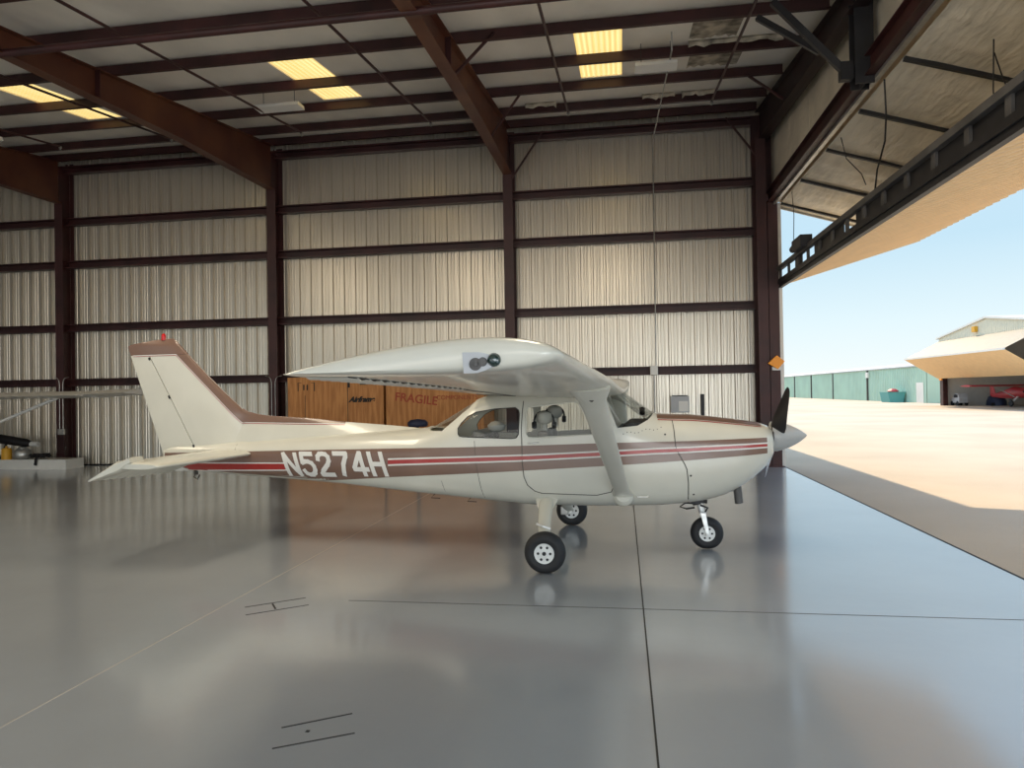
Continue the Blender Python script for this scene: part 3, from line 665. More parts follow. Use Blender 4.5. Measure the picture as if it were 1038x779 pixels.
for s in (-1, 1):
    def wl_(name, pts, r=.004, m_=None):
        P_ = []
        for (a, b), (c, d) in zip(pts[:-1], pts[1:]):
            for i in range(9): P_.append((a+(c-a)*i/8, s*(b+(d-b)*i/8), wing_z(a+(c-a)*i/8, b+(d-b)*i/8)-.001))
        MB().tube(P_, r, 6).build(name, m_ or M['seam'], AC)
    wl_('aileron_seam', [(-.25, 5.28), (-.36, 2.75), (-.80, 2.75)], .005)
    wl_('flap_seam', [(-.36, 2.72), (-.36, .62), (-.8, .62)], .005)
    rows = []
    for k in range(61):
        v = 2.85+k*2.38/60; u0 = -.34+.1*(v-2.75)/2.5; u1 = te(v)+.02; h_ = .010 if k % 4 in (1, 2) else .001
        rows.append([(u0+(u1-u0)*i/6, s*v, wing_z(u0+(u1-u0)*i/6, v)-h_) for i in range(7)])
    sheet(rows).build('aileron_corrugation', M['cream'], AC)
    # wing tip light plate, lens and emblem ring
    y0 = s*5.474
    def tz(u): return (wing_z(u, 5.4)+wing_z(u, 5.4, True))/2
    pt = [(.335, 1.880), (.330, 1.965), (.40, 1.965), (.44, 1.955), (.475, 1.945), (.475, 1.912), (.43, 1.892), (.39, 1.880)]
    MB().prism(pt, lambda a, b: (a, y0-s*.01, b), lambda a, b: (a, y0+s*.006, b)).build('wing_tip_light_plate', M['grey'], AC)
    MB().lathe([(.029, -.01), (.028, .010), (.022, .022), (.012, .028), (.002, .030)], (.462, y0, 1.932), (0, s, 0), 20).build('navigation_light', M['lens'], AC)
    MB().lathe([(.026, 0), (.026, .004), (.020, .004), (.020, .002)], (.385, y0+s*.006, 1.916), (0, s, 0), 20).lathe([(.011, 0), (.011, .010), (.002, .012)], (.385, y0+s*.006, 1.916), (0, s, 0), 14).lathe([(.020, 0), (.016, .009), (.002, .010)], (.415, y0+s*.004, 1.925), (0, s, 0), 14).build('strobe_light', M['galvd'], AC)
    # strut
    a = Vector((.785, s*.47, .655)); b = Vector((.61, s*2.70, wing_z(.61, 2.70)+.02)); rings = []
    for i in range(13):
        f = i/12; c = a+(b-a)*f; d = (b-a).normalized(); ch = .083+.024*f+(.07*((f-.86)/.14)**2 if f > .86 else 0)+(.03*((.08-f)/.08) if f < .08 else 0)
        ux = Vector((1, 0, 0)); ux = (ux-d*ux.dot(d)).normalized(); w = d.cross(ux)
        rings.append([c+ux*math.cos(q)*ch+w*math.sin(q)*.032 for q in [2*math.pi*k/18 for k in range(18)]])
    sw = MB().loft(rings).build('wing_strut', M['cream'], AC, smooth=50)
    MB().lathe([(.112, 0), (.108, .02), (.095, .04), (.08, .06)], (.785, s*.455, .65), (0.05*1, s*.9, .35), 20).build('strut_fairing', M['cream'], AC, smooth=40)
    MB().lathe([(.022, -.02), (.020, .01)], b-(b-a).normalized()*.20+Vector((.0, s*-.0, 0))+Vector((.0, s*.045, 0)), (0, s, 0), 12).build('tie_down_ring', M['seam'], AC)
# antennas on the roof
MB().prism([(.0, 0), (.10, 0), (.02, .12), (-.03, .12)], lambda a, b: (a-.15, -.004, 1.99+b), lambda a, b: (a-.15, .004, 1.99+b)).build('roof_antenna', M['cream'], AC)
# tail surfaces
def thick(x, t): x = min(max(x, .0005), 1); return 5*t*(.2969*math.sqrt(x)-.1260*x-.3516*x*x+.2843*x**3-.1015*x**4)
FLE = pl([(1.08, -3.98), (1.60, -3.98), (1.683, -4.068), (1.862, -4.276), (2.062, -4.490), (2.323, -4.749), (2.548, -4.968), (2.58, -5.02)])   # leading edge u(z)
FH = pl([(1.08, -4.655), (1.124, -4.665), (1.82, -5.043), (2.36, -5.345), (2.60, -5.48)])                                               # hinge line u(z)
FTE = pl([(1.06, -5.175), (1.10, -5.18), (2.43, -5.665), (2.50, -5.68), (2.6, -5.70)])
def fin_half(u, z):
    L_, T_ = FLE(z), FTE(z); c = L_-T_; x = (L_-u)/c
    return thick(x, .095 if z < 2.3 else .09)*c*(1.0) + .002
def fin_part(name, z0, z1, ua, ub, m_, steps=12):
    rings = []
    for i in range(steps+1):
        z = z0+(z1-z0)*i/steps; a, b = ua(z), ub(z); up_ = []; lo_ = []
        for k in range(17):
            f = (1-math.cos(math.pi*k/16))/2; u = a+(b-a)*f; h = fin_half(u, z)
            if z1 > 2.5: h *= max(.15, 1-max(0, (z-2.48)/.09)**2)
            up_.append((u, h, z)); lo_.append((u, -h, z))
        rings.append(up_+lo_[::-1])
    return MB().loft(rings).build(name, m_, AC, smooth=40)
fin_part('vertical_fin', 1.12, 2.36, FLE, lambda z: FH(z)+.006, M['cream'], 20)
fin_part('rudder', 1.07, 2.36, lambda z: FH(z)-.006, FTE, M['cream'], 14)
capT = pl([(2.36, -5.63), (2.43, -5.665), (2.505, -5.68), (2.53, -5.50), (2.56, -5.28), (2.58, -5.12)])
fin_part('fin_cap', 2.365, 2.575, FLE, capT, M['brown'], 10)
# dorsal fillet
dz_ = pl([(-4.6, 1.50), (-4.10, 1.68), (-4.068, 1.68), (-3.936, 1.603), (-3.80, 1.575), (-3.643, 1.552), (-3.158, 1.519), (-2.63, 1.468), (-2.0, 1.418), (-1.62, 1.378)])
def dbase(u): return cur(u, 2)-.10
def dor_half(u, z):
    zt = dz_(u); zb = dbase(u); q = max(0, min(1, (z-zb)/(zt-zb))); w = min(.30*cur(u, 3)+.03, .135) if u > -4.0 else .055
    return w*max(0, (1-q**1.6))**.8*(1-.25*q)
rings = []
for u in us(-4.10, -1.62, .08):
    zt, zb = dz_(u), dbase(u); R_ = []
    for k in range(15):
        f = k/14; z = zb+(zt-zb)*math.sin(f*math.pi/2); R_.append((u, dor_half(u, z), z))
    rings.append(R_+[(a, -b, c) for a, b, c in R_[::-1][1:]])
MB().loft(rings).build('dorsal_fin', M['cream'], AC, smooth=60)
# brown band along dorsal and fin leading edge with red and white pin stripes
def band(name, inner, outer, m_, off, fy, side, nv=8):
    rows = []
    for a, b in zip(inner, outer):
        row = []
        for i in range(nv+1):
            f = i/nv; u = a[0]+(b[0]-a[0])*f; z = a[1]+(b[1]-a[1])*f
            row.append((u, side*(fy(u, z)+off), z))
        rows.append(row)
    return sheet(rows).build(name, m_, AC, smooth=60)
zin = pl([(-4.02, 1.470), (-2.60, 1.440)])
for side in (-1, 1):
    uu = us(-4.02, -2.62, .07); fh2 = lambda u, z: max(dor_half(u, z), fin_half(u, z) if u < FLE(z) else 0)
    for nm, m_, d, off in (('red_pin_stripe', M['red'], -.012, .004), ('white_pin_stripe', M['white'], -.004, .0055), ('brown_band', M['brown'], .006, .007)):
        def zi(u): return min(zin(u)+d, dz_(u)-.001)
        band(nm, [(u, zi(u)) for u in uu], [(u, dz_(u)) for u in uu], m_, off, fh2, side)
        # fin part: inner line from (-4.02,1.47) up to (-4.98,2.36)
        zz = us(1.47, 2.362, .05)
        inn_ = [(-4.02-(z-1.47)*1.035+d*1.3, z+(d if False else 0)) for z in zz]
        out_ = [(FLE(z)-.0005, z) for z in zz] 
        out_ = [(o_[0] if z > 1.60 else max(o_[0], -4.02), z) for o_, z in zip(out_, zz)]
        band(nm, inn_, out_, m_, off, lambda u, z: max(fin_half(u, z), dor_half(u, z) if z < dz_(u) else 0), side)
        if nm != 'brown_band':
            zt_ = 2.36+d*1.0
            band(nm, [(u, zt_) for u in us(-5.60, -4.93, .05)], [(u, 2.367) for u in us(-5.60, -4.93, .05)], m_, off, fin_half, side, 2)
for p, q in (((-5.345, 2.33), (-5.33, 2.30)), ((-5.05, 1.83), (-5.035, 1.79)), ((-4.70, 1.19), (-4.67, 1.13))):
    for s in (-1, 1): MB().bar((p[0], s*(fin_half(*p)+.006), p[1]), (q[0], s*(fin_half(*q)+.006), q[1]), .02, .02).build('rudder_hinge', M['blackp'], AC)
MB().lathe([(.028, -.03), (.028, .03), (.022, .05), (.004, .062)], (-5.15, 0, 2.585), (0, 0, 1), 14).build('beacon', mat('red_beacon', (.55, .01, .01), .2), AC)
# horizontal stabiliser and elevators
def sle(v): return -3.80-.13*(abs(v)/1.73)
def she(v): return -4.42
ste_ = pl([(0, -4.95), (.2, -5.0), (1.73, -4.80)])
ZS = 1.085
for s in (-1, 1):
    rings = []
    for v in [.0, .3, .6, .9, 1.2, 1.5, 1.66, 1.70, 1.725]:
        L_, T_ = sle(v), she(v)+.006; sc = {1.70: .97, 1.725: .88, 1.66: 1}.get(v, 1); R1 = []; R2 = []
        for k in range(15):
            f = (1-math.cos(math.pi*k/14))/2; u = L_+(T_-L_)*f; x = f*.58
            h = thick(x, .085)*1.1*(.55 if v == 1.725 else .9 if v == 1.70 else 1)
            uu_ = L_-(L_-T_)*.5+((u-L_+(L_-T_)*.5))*sc
            R1.append((uu_, s*v, ZS+h)); R2.append((uu_, s*v, ZS-h))
        rings.append(R1+R2[::-1])
    MB().loft(rings).build('horizontal_stabilizer', M['cream'], AC, smooth=50)
    DA = math.radians(24)
    def ell(v, du, h): # elevator local -> plane, drooping
        return (she(v)-du*math.cos(DA)+h*math.sin(DA)*-1, s*v, ZS-du*math.sin(DA)+h*math.cos(DA))
    rings = []
    ws = us(.20, 1.52, .066)
    for i, v in enumerate(ws):
        c = she(v)-ste_(v); rg = .020 if i % 2 else 0
        top_ = [ell(v, d*c, .042*(1-d)+.004-rg*(0 if d in (0, 1) else 1)) for d in (0, .2, .6, .97, 1)]; bo_ = [ell(v, d*c, -.042*(1-d)-.004+rg*(0 if d in (0, 1) else 1)) for d in (0, .2, .6, .97, 1)]
        rings.append(top_+bo_[::-1])
    el = MB().loft(rings).build('elevator', M['cream'], AC)
    rings = []
    for v, q in ((1.53, 1), (1.60, 1), (1.68, 1), (1.715, .9), (1.73, .6)):
        c = she(v)-ste_(v); top_ = [ell(v, d, .05*q*(1-max(0, d)/c)*(1 if d > -.1 else .5)+.006) for d in (-.17, -.10, 0, c*.5, c)]
        bo_ = [ell(v, d, -.05*q*(1-max(0, d)/c)*(1 if d > -.1 else .5)-.006) for d in (-.17, -.10, 0, c*.5, c)]
        rings.append(top_+bo_[::-1])
    MB().loft(rings).build('elevator_tip', M['cream'], AC, smooth=40)
MB().box((-4.72, -.02, .80), (-4.68, .02, .90)).tube([(-4.7, 0, .82), (-4.73, 0, .77), (-4.68, 0, .74), (-4.65, 0, .80)], .01, 6).build('tail_tie_down_ring', M['seam'], AC)

# propeller and spinner
HUB = Vector((2.43, 0, 1.262))
MB().lathe([(.165, 0), (.165, .05), (.155, .10), (.125, .19), (.085, .27), (.045, .33), (.015, .365), (.001, .375)], HUB-Vector((.03, 0, 0)), (1, 0, .03), 36).build('spinner', M['spin'], AC, smooth=50)
def blade(dy, dz, m_):
    d = Vector((0, dy, dz)).normalized(); w = Vector((0, -dz, dy)).normalized(); ax = Vector((1, 0, 0)); rings = []
    for r, c, tw, th in ((.10, .12, 62, .05), (.16, .165, 54, .036), (.26, .175, 46, .028), (.42, .165, 36, .022), (.6, .140, 28, .018), (.78, .110, 22, .014), (.88, .085, 20, .011), (.93, .06, 19, .008), (.95, .03, 19, .004)):
        a = math.radians(tw); cd = w*math.cos(a)+ax*math.sin(a); nn = d.cross(cd).normalized(); ctr = HUB+d*r+ax*.02
        rings.append([ctr+cd*math.cos(q)*c/2+nn*math.sin(q)*th/2 for q in [2*math.pi*k/16 for k in range(16)]])
    return MB().loft(rings).build('propeller_blade', m_, AC, smooth=60)
blade(-.80, .54, M['blackp']); blade(.80, -.54, M['grey'])
for s in (-1, 1): MB().lathe([(.055, 0), (.06, .012), (.04, .014)], (2.385, s*.20, 1.27), (1, s*.15, 0), 18).build('cooling_inlet', M['blackp'], AC)
MB().tube([(2.0, -.12, .80), (2.02, -.12, .66), (2.03, -.12, .54)], .045, 14).build('exhaust_pipe', M['galvd'], AC, smooth=40)
MB().lathe([(.043, 0), (.043, .002)], (2.03, -.12, .539), (.15, 0, -1), 14).build('exhaust_mouth', M['blackp'], AC)
# landing gear
def wheel(par, c, R, w, hubr, m_hub=None):
    t = MB(); pr = []
    for k in range(25):
        a = math.pi*k/24; pr.append((R-w*.42+w*.42*math.sin(a), -math.cos(a)*w/2))
    pr = [(hubr, -w*.36)] + pr + [(hubr, w*.36)]
    ty = t.lathe([(r, h) for r, h in pr], c, (0, 1, 0), 40).build('tire', M['rubber'], par, smooth=50)
    for v in ty.data.vertices:
        if v.co.z < c[2]-R+.012: v.co.z = c[2]-R+.012
    h = MB(); h.lathe([(.02, -w*.40), (hubr*.28, -w*.42), (hubr*.34, -w*.40), (hubr*.84, -w*.39), (hubr*.90, -w*.43), (hubr*1.02, -w*.44), (hubr*1.02, w*.44), (hubr*.90, w*.43), (hubr*.84, w*.39), (hubr*.34, w*.40), (hubr*.28, w*.42), (.02, w*.40)], c, (0, 1, 0), 30)
    hb = h.build('wheel_hub', M['hub'], ty, smooth=30)
    bl = MB()
    for k in range(6):
        a = 2*math.pi*k/6
        for s in (-1, 1): bl.lathe([(hubr*.15, 0), (hubr*.13, .006)], (c[0]+math.cos(a)*hubr*.62, c[1]+s*w*.385, c[2]+math.sin(a)*hubr*.68), (0, s, 0), 8)
    bl.lathe([(hubr*.2, -w*.44), (hubr*.2, w*.44)], c, (0, 1, 0), 14); bl.build('hub_bolts', M['dark'], ty)
    return ty
for s in (-1, 1):
    leg = MB(); P_ = [Vector((-.055, s*.42, .60)), Vector((-.05, s*.60, .53)), Vector((-.03, s*.85, .40)), Vector((-.0, s*1.08, .27)), Vector((.03, s*1.16, .21))]
    rings = []
    for i, c in enumerate(P_):
        d = (P_[min(i+1, 4)]-P_[max(i-1, 0)]).normalized(); ux = Vector((1, 0, 0)); ux = (ux-d*ux.dot(d)).normalized(); w = d.cross(ux); q = [.082, .078, .068, .060, .045][i]
        rings.append([c+ux*math.cos(a)*q+w*math.sin(a)*q*.5 for a in [2*math.pi*k/18 for k in range(18)]])
    leg.loft(rings).build('main_gear_leg', M['cream'], AC, smooth=50)
    MB().lathe([(.10, -.02), (.10, .02)], (-.055, s*.40, .585), (0, s*.8, -.5), 18)
    fr_ = []
    for u_, r_, z_ in ((0, .13, .61), (.06, .108, .565), (.12, .086, .53)):
        fr_.append([(-.055+math.cos(a)*r_, s*(.44+u_)+math.sin(a)*.02, z_+math.sin(a)*r_*.35) for a in [2*math.pi*k/20 for k in range(20)]])
    MB().loft(fr_).build('gear_leg_fairing', M['cream'], AC, smooth=50)
    MB().tube([(-.10, s*.93, .42), (-.03, s*.955, .40), (.045, s*.93, .37)], .012, 8).build('leg_step', M['alu'], AC)
    MB().tube([(.03, s*1.12, .205), (.035, s*1.32, .2)], .022, 10).build('axle', M['alu'], AC)
    wheel(AC, (.035, s*1.27, .203), .208, .165, .098)
    MB().box((-.10, s*1.14-.02, .16), (.0, s*1.14+.02, .27)).build('brake_caliper', M['galv'], AC, bevel=.01)
NW = (1.69, 0, .182)
wheel(AC, NW, .182, .14, .085)
MB().tube([(1.60, 0, .60), (1.625, 0, .47), (1.64, 0, .42)], .032, 14).build('nose_gear_strut', M['alu'], AC, smooth=40)
MB().tube([(1.575, 0, .57), (1.59, 0, .50)], .05, 14).build('strut_collar', M['dark'], AC, smooth=40)
fk = MB(); fk.box((1.61, -.10, .39), (1.68, .10, .425))
for s in (-1, 1): fk.prism([(1.615, .42), (1.675, .42), (1.715, .17), (1.675, .165)], lambda a, b: (a, s*.092, b), lambda a, b: (a, s*.108, b))
fk.tube([(1.69, -.12, .182), (1.69, .12, .182)], .018, 10); fk.build('nose_fork', M['alu'], AC, bevel=.005)
MB().tube([(1.56, -.04, .47), (1.47, -.04, .455), (1.40, -.03, .475), (1.46, -.03, .52), (1.57, -.04, .515)], .010, 8).tube([(1.62, -.05, .50), (1.70, -.05, .47), (1.66, -.05, .40)], .012, 8).build('torque_link', M['dark'], AC)
MB().tube([(1.50, .0, .56), (1.70, 0, .53)], .022, 8).box((1.52, -.06, .52), (1.66, .06, .55)).build('steering_collar', M['dark'], AC)
for u in (-1.42, -.98): MB().tube([(u, -.2, cur(u, 1)+.02), (u-.05, -.2, cur(u, 1)-.03), (u+.06, -.2, cur(u, 1)-.035)], .006, 6).build('belly_antenna', M['seam'], AC)

# cabin
MB().box((-1.0, -.36, .64), (1.1, .36, .68)).build('cabin_floor', M['seat'], AC)
pn = MB(); pn.prism([(.80, .66), (1.05, .66), (1.07, 1.46), (.86, 1.46), (.78, 1.40)], lambda a, b: (a, -.44, b), lambda a, b: (a, .44, b)); pn.build('instrument_panel', M['blackp'], AC, bevel=.02)
MB().box((.74, -.45, 1.375), (1.09, .45, 1.40)).build('glare_shield', M['blackp'], AC, bevel=.01)
MB().lathe([(.04, -.03), (.05, 0), (.04, .03)], (1.0, 0, 1.56), (1, 0, 0), 16).build('magnetic_compass', M['blackp'], AC)
for s in (-1, 1):
    st = MB().box((-.10, s*.24-.2, .82), (.42, s*.24+.2, .93)).build('seat_cushion', M['seat'], AC, bevel=.04)
    MB().prism([(-.12, .90), (.02, .90), (-.04, 1.36), (-.16, 1.36)], lambda a, b: (a, s*.24-.19, b), lambda a, b: (a, s*.24+.19, b)).build('seat_back', M['seat'], AC, bevel=.04)
    MB().lathe([(.035, 0), (.035, .10), (.075, .12), (.095, .17), (.09, .22), (.05, .245), (.001, .25)], (-.07+.03*s, s*.24, 1.33 if s < 0 else 1.38), (.02, 0, 1), 20).build('headrest', M['seatl'], AC, smooth=60)
    hc = Vector((-.07+.03*s, s*.24, 1.46 if s < 0 else 1.51))
    hs = MB(); hs.tube([hc+Vector((math.cos(a)*.115, -.02, math.sin(a)*.115)) for a in [math.radians(x) for x in range(-10, 200, 15)]], .012, 8)
    hs.lathe([(.04, -.02), (.045, 0), (.035, .025)], hc+Vector((.112, -.02, -.04)), (1, 0, 0), 14); hs.lathe([(.04, -.02), (.045, 0), (.035, .025)], hc+Vector((-.112, -.02, -.04)), (-1, 0, 0), 14)
    hs.build('headset', M['blackp'], AC, smooth=50)
MB().prism([(-.98, .84), (-.72, .84), (-.76, 1.34), (-.92, 1.38)], lambda a, b: (a, -.40, b), lambda a, b: (a, .40, b)).build('rear_seat', M['seat'], AC, bevel=.05)
MB().lathe([(.04, 0), (.10, .03), (.11, .08), (.06, .12), (.001, .13)], (-.72, .05, 1.33), (0, 0, 1), 18).build('rear_headrest', M['seatl'], AC, smooth=60)
MB().bar((.74, .44, 1.39), (.545, .43, 1.72), .03, .02).build('door_post', M['cream'], AC)

# ------------------------------------------------------------------ things behind the aircraft
CR = [((-7.68, -5.37), 'plywood crate nearest the tail column, marked with black lettering', 'plywood'), ((-5.31, -3.05), 'plywood crate with faded red FRAGILE stencil, behind the cabin', 'fragile')]
fontc = {}
def text(txt, size, m_, parent, loc, name, shear=0., off=0., rot=(math.pi/2, 0, 0)):
    cu = bpy.data.curves.new('t', 'FONT'); cu.body = txt; cu.size = size; cu.shear = shear; cu.offset = off; cu.extrude = .002
    o = bpy.data.objects.new('t', cu); C.objects.link(o); dg = bpy.context.evaluated_depsgraph_get(); dg.update()
    me = bpy.data.meshes.new_from_object(o.evaluated_get(dg)); bpy.data.objects.remove(o)
    me.materials.clear(); q = link(name, me, m_, parent); q.location = loc; q.rotation_euler = rot
    return q
for (x0, x1), lab, kind in CR:
    t = empty('plywood_crate', ((x0+x1)/2, 15.5, 0), label=lab, cat='crate', group='plywood shipping crates'); w = (x1-x0)/2
    MB().box((-w, 0, .1), (w, 1.3, 2.22)).build('side_panel', M['ply'], t)
    for x in (-w+.15, 0, w-.15): MB().box((x-.06, -.005, 0), (x+.06, 1.3, .10)).build('skid', M['plyd'], t)
    if kind == 'plywood':
        MB().box((.30, -.006, .1), (.315, 0, 2.22)).build('panel_gap', M['plyd'], t)
        MB().box((-w+.42, -.006, .1), (-w+.43, 0, 1.8)).build('panel_gap', M['plyd'], t)
        text('11', .17, M['ink'], t, (-.80, -.005, 1.93), 'stencil_mark', off=.006)
        fr_ = MB()
        for a in (-.90, -.50):
            fr_.box((a-.01, -.006, 1.90), (a+.01, 0, 2.10))
        fr_.box((-.90, -.006, 2.09), (-.82, 0, 2.10)).box((-.58, -.006, 2.09), (-.5, 0, 2.10)).build('stencil_frame', M['ink'], t)
        text('Airframe', .165, M['ink'], t, (.34, -.005, 1.64), 'crate_lettering', shear=.45, off=.010)
        MB().box((.31, -.007, 1.97), (.36, 0, 2.12)).build('black_tape_mark', M['ink'], t)
        MB().box((.60, -.007, 2.03), (.86, 0, 2.07)).build('stencil_line', M['ink'], t)
    else:
        text('FRAGILE', .27, M['redink'], t, (-.93, -.005, 1.66), 'fragile_lettering', off=.004, rot=(math.pi/2, math.radians(7), 0))
        text('COMPONENTS', .14, M['redink'], t, (.05, -.005, 1.66), 'faded_lettering')
t = empty('padded_stool', (-4.19, 14.2, 0), label='dark blue rounded pad showing above the airplane spine in front of the crate', cat='stool')
MB().lathe([(.18, 0), (.21, .03), (.21, .09), (.15, .14), (.001, .16)], (0, 0, 1.12), (0, 0, 1), 22).build('pad', M['blue'], t, smooth=50)
MB().lathe([(.03, .04), (.03, 1.12)], (0, 0, 0), (0, 0, 1), 12).build('post', M['dark'], t)
MB().lathe([(.26, 0), (.26, .03), (.05, .05)], (0, 0, 0), (0, 0, 1), 20).build('base', M['dark'], t)

# second aircraft at the left edge
A2 = empty('parked_light_aircraft', (-16.8, 14.6, 0), math.pi, label='white high-wing light aircraft at the left edge, only its wing and strut in view', cat='airplane')
def wing2(x0, x1, c0, c1, z0, z1, ch, nm):
    rings = []
    for x, zz, cc in ((x0, z0, c0), (x1, z1, c1)):
        rings.append([(x, -cc*.35+cc*a, zz+b*cc) for a, b in AF])
    MB().loft(rings).build(nm, M['white'], A2, smooth=50)
wing2(-5.05, 6.1, 1.3, 1.3, 1.89, 1.86, 1, 'wing')
wing2(-6.1, -5.13, 1.05, 1.25, 1.93, 1.905, 1, 'wing_tip')
MB().box((-5.13, -.3, 1.88), (-5.05, .6, 1.92)).build('wing_joint', M['galv'], A2)
for s in (-1, 1): MB().tube([(s*.45, 0, .62), (s*3.9, 0, 1.84)], .035, 10).build('wing_strut', M['white'], A2, smooth=40)
MB().loft([[(math.cos(a)*r, y, zc+math.sin(a)*r*1.1) for a in [2*math.pi*k/20 for k in range(20)]] for y, r, zc in ((-2.0, .25, 1.05), (-1.8, .38, 1.05), (-.8, .48, 1.15), (.0, .52, 1.25), (1.0, .42, 1.15), (2.6, .15, 1.0))]).build('fuselage', M['white'], A2, smooth=50)
for s in (-1, 1):
    MB().tube([(s*.3, -.6, .75), (s*.85, -.6, .28)], .03, 8).build('gear_leg', M['white'], A2); wheel(A2, (0, 0, 0), .01, .01, .004) if False else None
    MB().lathe([(.08, -.06), (.20, -.06), (.24, -.02), (.24, .02), (.20, .06), (.08, .06)], (s*.92, -.6, .24), (1, 0, 0), 24).build('tire', M['rubber'], A2, smooth=40)
    MB().lathe([(.09, -.05), (.09, .05)], (s*.92, -.6, .24), (1, 0, 0), 18).build('wheel_hub', M['alu'], A2)
MB().lathe([(.03, -.03), (.08, -.03), (.10, 0), (.08, .03), (.03, .03)], (0, 2.4, .1), (1, 0, 0), 18).tube([(0, 2.4, .12), (0, 2.3, .9)], .02, 8).build('tail_wheel', M['rubber'], A2)
# low white platform and the gear on it
t = empty('white_platform', (-14.22, 16.35, 0), label='long low white box lying on the floor against the left wall', cat='platform')
MB().box((-6.5, 0, 0), (0, .62, .25)).build('box', M['white'], t)
t = empty('covered_boom', (-16.1, 16.6, .25), label='black covered boom with a white end cap, above the low white box', cat='boom')
MB().tube([(-.9, 0, .62), (.5, 0, .42), (.65, 0, .40)], [.13, .11, .06], 14).build('cover', M['blackp'], t, smooth=50)
MB().tube([(.62, 0, .40), (.86, 0, .38)], .065, 12).build('end_cap', M['white'], t, label='white end cap')
MB().tube([(-.2, -.1, 0), (-.1, 0, .45)], .02, 8).tube([(-.2, .1, 0), (-.1, 0, .45)], .02, 8).build('stand', M['dark'], t)
t = empty('yellow_can', (-16.05, 16.45, .25), label='yellow can standing on the low white box at the left edge', cat='can')
MB().lathe([(.12, 0), (.12, .26), (.09, .30), (.03, .31), (.03, .35)], (0, 0, 0), (0, 0, 1), 18).build('body', M['yellow'], t, smooth=40)
t = empty('metal_bowl', (-15.62, 16.5, .25), label='shiny metal bowl on the low white box beside the yellow can', cat='bowl')
MB().lathe([(.10, 0), (.19, .04), (.22, .12), (.20, .22), (.12, .28), (.11, .27), (.18, .20), (.19, .12), (.09, .03)], (0, 0, 0), (0, 0, 1), 22).build('body', M['galv'], t, smooth=60)
MB().lathe([(.12, .27), (.11, .31), (.04, .33)], (0, 0, 0), (0, 0, 1), 18).build('lid', M['galv'], t, smooth=40)
rb = MB(); pts = []
for k in range(60): pts.append((.22*math.sin(k*.9)+.02*random.random(), -.02+.12*math.cos(k*.7)+.02*random.random(), .04+.10*abs(math.sin(k*1.7))))
rb.tube(pts, .022, 6).tube([(.05, -.12, .10), (.05, -.19, .02), (.04, -.20, -.14), (.02, -.20, -.10)], .035, 6)
o = rb.build('black_strap_pile', M['blackp'], label='tangle of black straps draped over the edge of the low white box', cat='strap'); o.location = (-15.1, 16.5, .25)

# ------------------------------------------------------------------ outside
gb = empty('long_green_hangar', (31, 115, -.03), label='long low pale green metal hangar row across the apron', cat='building')
w = corr((0, -36), (0, 45), 0, 3.85, .55, .05, (-1, 0), minor=False); w.box((.06, -36, 0), (12, 45, 3.8)); w.build('wall', M['green'], gb)
MB().prism([(-.15, 3.85), (6, 4.6), (12.2, 3.85), (12.2, 3.95), (6, 4.72), (-.15, 3.97)], lambda x, z: (x, -36.2, z), lambda x, z: (x, 45.2, z)).build('roof', M['grey'], gb)
for y in (20.5, 9, -3.3, -18.3, 33): MB().box((-.12, y-.2, 0), (.05, y+.2, 3.8)).build('door_post', M['dark'], gb)
MB().box((-.09, -35.4, .0), (-.02, -33.6, 2.15)).build('walk_door', M['white'], gb, label='white walk door')
MB().box((-.25, -19.0, 2.9), (-.05, -18.2, 3.6)).build('wall_lamp', M['white'], gb)
t = empty('teal_dumpster', (30.0, 85.6, -.03), label='teal dumpster in front of the green hangar', cat='dumpster')
MB().prism([(-.7, 0), (.7, 0), (.9, 1.1), (-.9, 1.1)], lambda x, z: (x, -1.3, z), lambda x, z: (x, 1.3, z)).build('bin', M['teal'], t)
MB().box((-.92, -1.35, 1.1), (.92, 1.35, 1.16)).build('rim', M['teal'], t)
MB().lathe([(.5, 0), (.6, .15), (.3, .35), (.01, .4)], (-.2, -.8, 1.14), (0, 0, 1), 10).build('red_bundle', M['redp'], t, label='red bundle on top')
# tan hangar with open bifold door
th = empty('tan_hangar', (28.2, 60.5, -.03), label='tan hangar with its bifold door raised, at the right edge of the apron', cat='building')
fw = MB()
n = 56
bot = []; top = []
for k in range(n*2+1):
    y = -8.5+17*k/(n*2); h = .04 if k % 2 else 0; ztop_ = 7.0-.115*abs(y)
    bot.append((-h, y, 5.55)); top.append((-h, y, ztop_))
fw.loft([bot, top], False, False); fw.build('gable_wall', M['tanp'], th)
MB().box((0, 7.9, 0), (.4, 8.5, 5.6)).build('front_post', M['steel'], th); MB().box((0, -8.5, 0), (.4, -7.9, 5.6)).build('front_post', M['steel'], th)
MB().box((-.05, -8.5, 2.55), (.05, 8.5, 2.75)).build('truss_chord', M['dark'], th)
MB().prism([(-8.8, 5.95), (0, 7.02), (8.8, 5.95), (8.8, 6.08), (0, 7.18), (-8.8, 6.08)], lambda y, z: (-.15, y, z), lambda y, z: (14, y, z)).build('roof', M['white'], th)
MB().box((13.6, -8.4, 0), (13.7, 8.4, 6)).build('rear_wall', M['white'], th)
MB().box((.4, 8.35, 0), (13.6, 8.45, 5.9)).build('side_wall', M['white'], th); MB().box((.4, -8.45, 0), (13.6, -8.35, 5.9)).build('side_wall', M['white'], th)
def skin(p, q, nm, m_):
    b_, t_ = [], []
    for k in range(170):
        y = -8.45+16.9*k/169; h = .04 if k % 2 else 0
        b_.append((p[0]-h, y, p[1]-h)); t_.append((q[0]-h, y, q[1]-h))
    sheet([b_, t_]).build(nm, m_, th)
skin((-.05, 5.75), (-2.9, 4.25), 'upper_door_panel', M['dim_door']); skin((-2.9, 4.2), (-.15, 2.45), 'lower_door_panel', M['tan'])
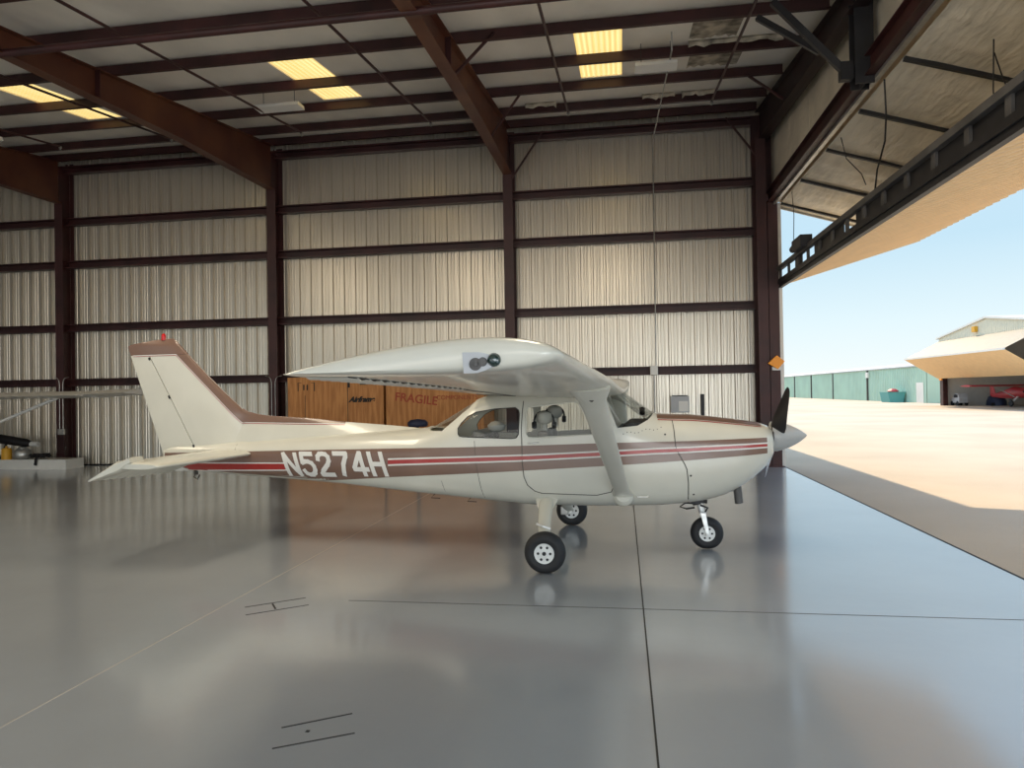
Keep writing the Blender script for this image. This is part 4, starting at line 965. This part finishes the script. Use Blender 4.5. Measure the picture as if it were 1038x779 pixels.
MB().box((-2.98, -8.5, 4.14), (-2.86, 8.5, 4.28)).build('door_hinge_rail', M['white'], th)
MB().box((-.1, 7.95, 2.25), (0, 8.45, 2.55)).build('warning_light', M['orange'], th)
MB().box((-.3, 1.3, 6.05), (-.05, 1.8, 6.5)).build('gable_lamp', M['yellow'], th)
MB().box((.5, -8.3, 2.9), (13.5, 8.3, 2.98))
# red aircraft inside it (scaled down a little below)
t = empty('red_high_wing_airplane', (31.6, 63.6, -.03), math.radians(12), label='small red and white high-wing airplane inside the tan hangar', cat='airplane')
MB().loft([[(math.cos(a)*r, y, zc+math.sin(a)*r*1.15) for a in [2*math.pi*k/16 for k in range(16)]] for y, r, zc in ((3.0, .12, 1.0), (1.2, .35, 1.15), (0, .5, 1.3), (-1.2, .45, 1.3), (-2.0, .38, 1.4), (-2.2, .2, 1.4))]).build('fuselage', M['redp'], t, smooth=50)
MB().loft([[(x, a*1.5-.9, 1.98+b*1.5) for a, b in AF] for x in (-5.2, 5.2)]).build('wing', M['redp'], t, smooth=50)
for s in (-1, 1):
    MB().tube([(s*.4, -.5, .9), (s*2.4, -.4, 1.93)], .05, 6).build('wing_strut', M['white'], t)
    MB().bar((s*.35, -.9, .95), (s*1.0, -.9, .35), .25, .08).build('gear_leg', M['white'], t)
    MB().lathe([(.10, -.08), (.28, -.08), (.33, 0), (.28, .08), (.10, .08)], (s*1.08, -.9, .33), (1, 0, 0), 20).build('tire', M['rubber'], t)
MB().bar((-.95, -2.28, 1.4), (.95, -2.28, 1.45), .04, .14).build('propeller', M['dark'], t)
MB().box((-.2, 2.9, .0), (.2, 3.0, .3)).build('tail_wheel', M['rubber'], t)
MB().prism([(2.4, 1.0), (3.3, 1.0), (3.3, 2.0), (2.9, 2.1)], lambda y, z: (-.03, y, z), lambda y, z: (.03, y, z)).build('tail', M['redp'], t)
t.scale = (.82, .82, .86)
t = empty('utility_cart', (29.3, 67.9, -.03), label='grey utility cart at the left inside the tan hangar', cat='cart')
MB().prism([(-1.3, .4), (1.3, .4), (1.3, 1.0), (.6, 1.15), (.2, 1.7), (-1.0, 1.7), (-1.3, 1.1)], lambda y, z: (-.6, y, z), lambda y, z: (.6, y, z)).build('body', M['grey'], t, bevel=.06)
MB().prism([(-.9, 1.15), (.3, 1.15), (.1, 1.6), (-.9, 1.6)], lambda y, z: (-.62, y, z), lambda y, z: (-.60, y, z)).build('window', M['blackp'], t)
for y in (-.85, .85):
    MB().lathe([(.08, -.1), (.34, -.1), (.34, .1), (.08, .1)], (-.55, y, .34), (1, 0, 0), 18).build('tire', M['rubber'], t)
    MB().lathe([(.08, -.1), (.34, -.1), (.34, .1), (.08, .1)], (.55, y, .34), (1, 0, 0), 18).build('tire', M['rubber'], t)
t.scale = (.62, .62, .62)
t = empty('dark_tarpaulin_heap', (32.0, 67.3, -.03), label='dark covered heap between cart and red airplane in the tan hangar', cat='heap')
MB().loft([[(math.cos(a)*r, math.sin(a)*r*1.8, z) for a in [2*math.pi*k/18 for k in range(18)]] for r, z in ((.65, 0), (.62, .35), (.5, .75), (.2, .92), (.05, .95))]).build('tarpaulin', M['blue'], t, smooth=60)
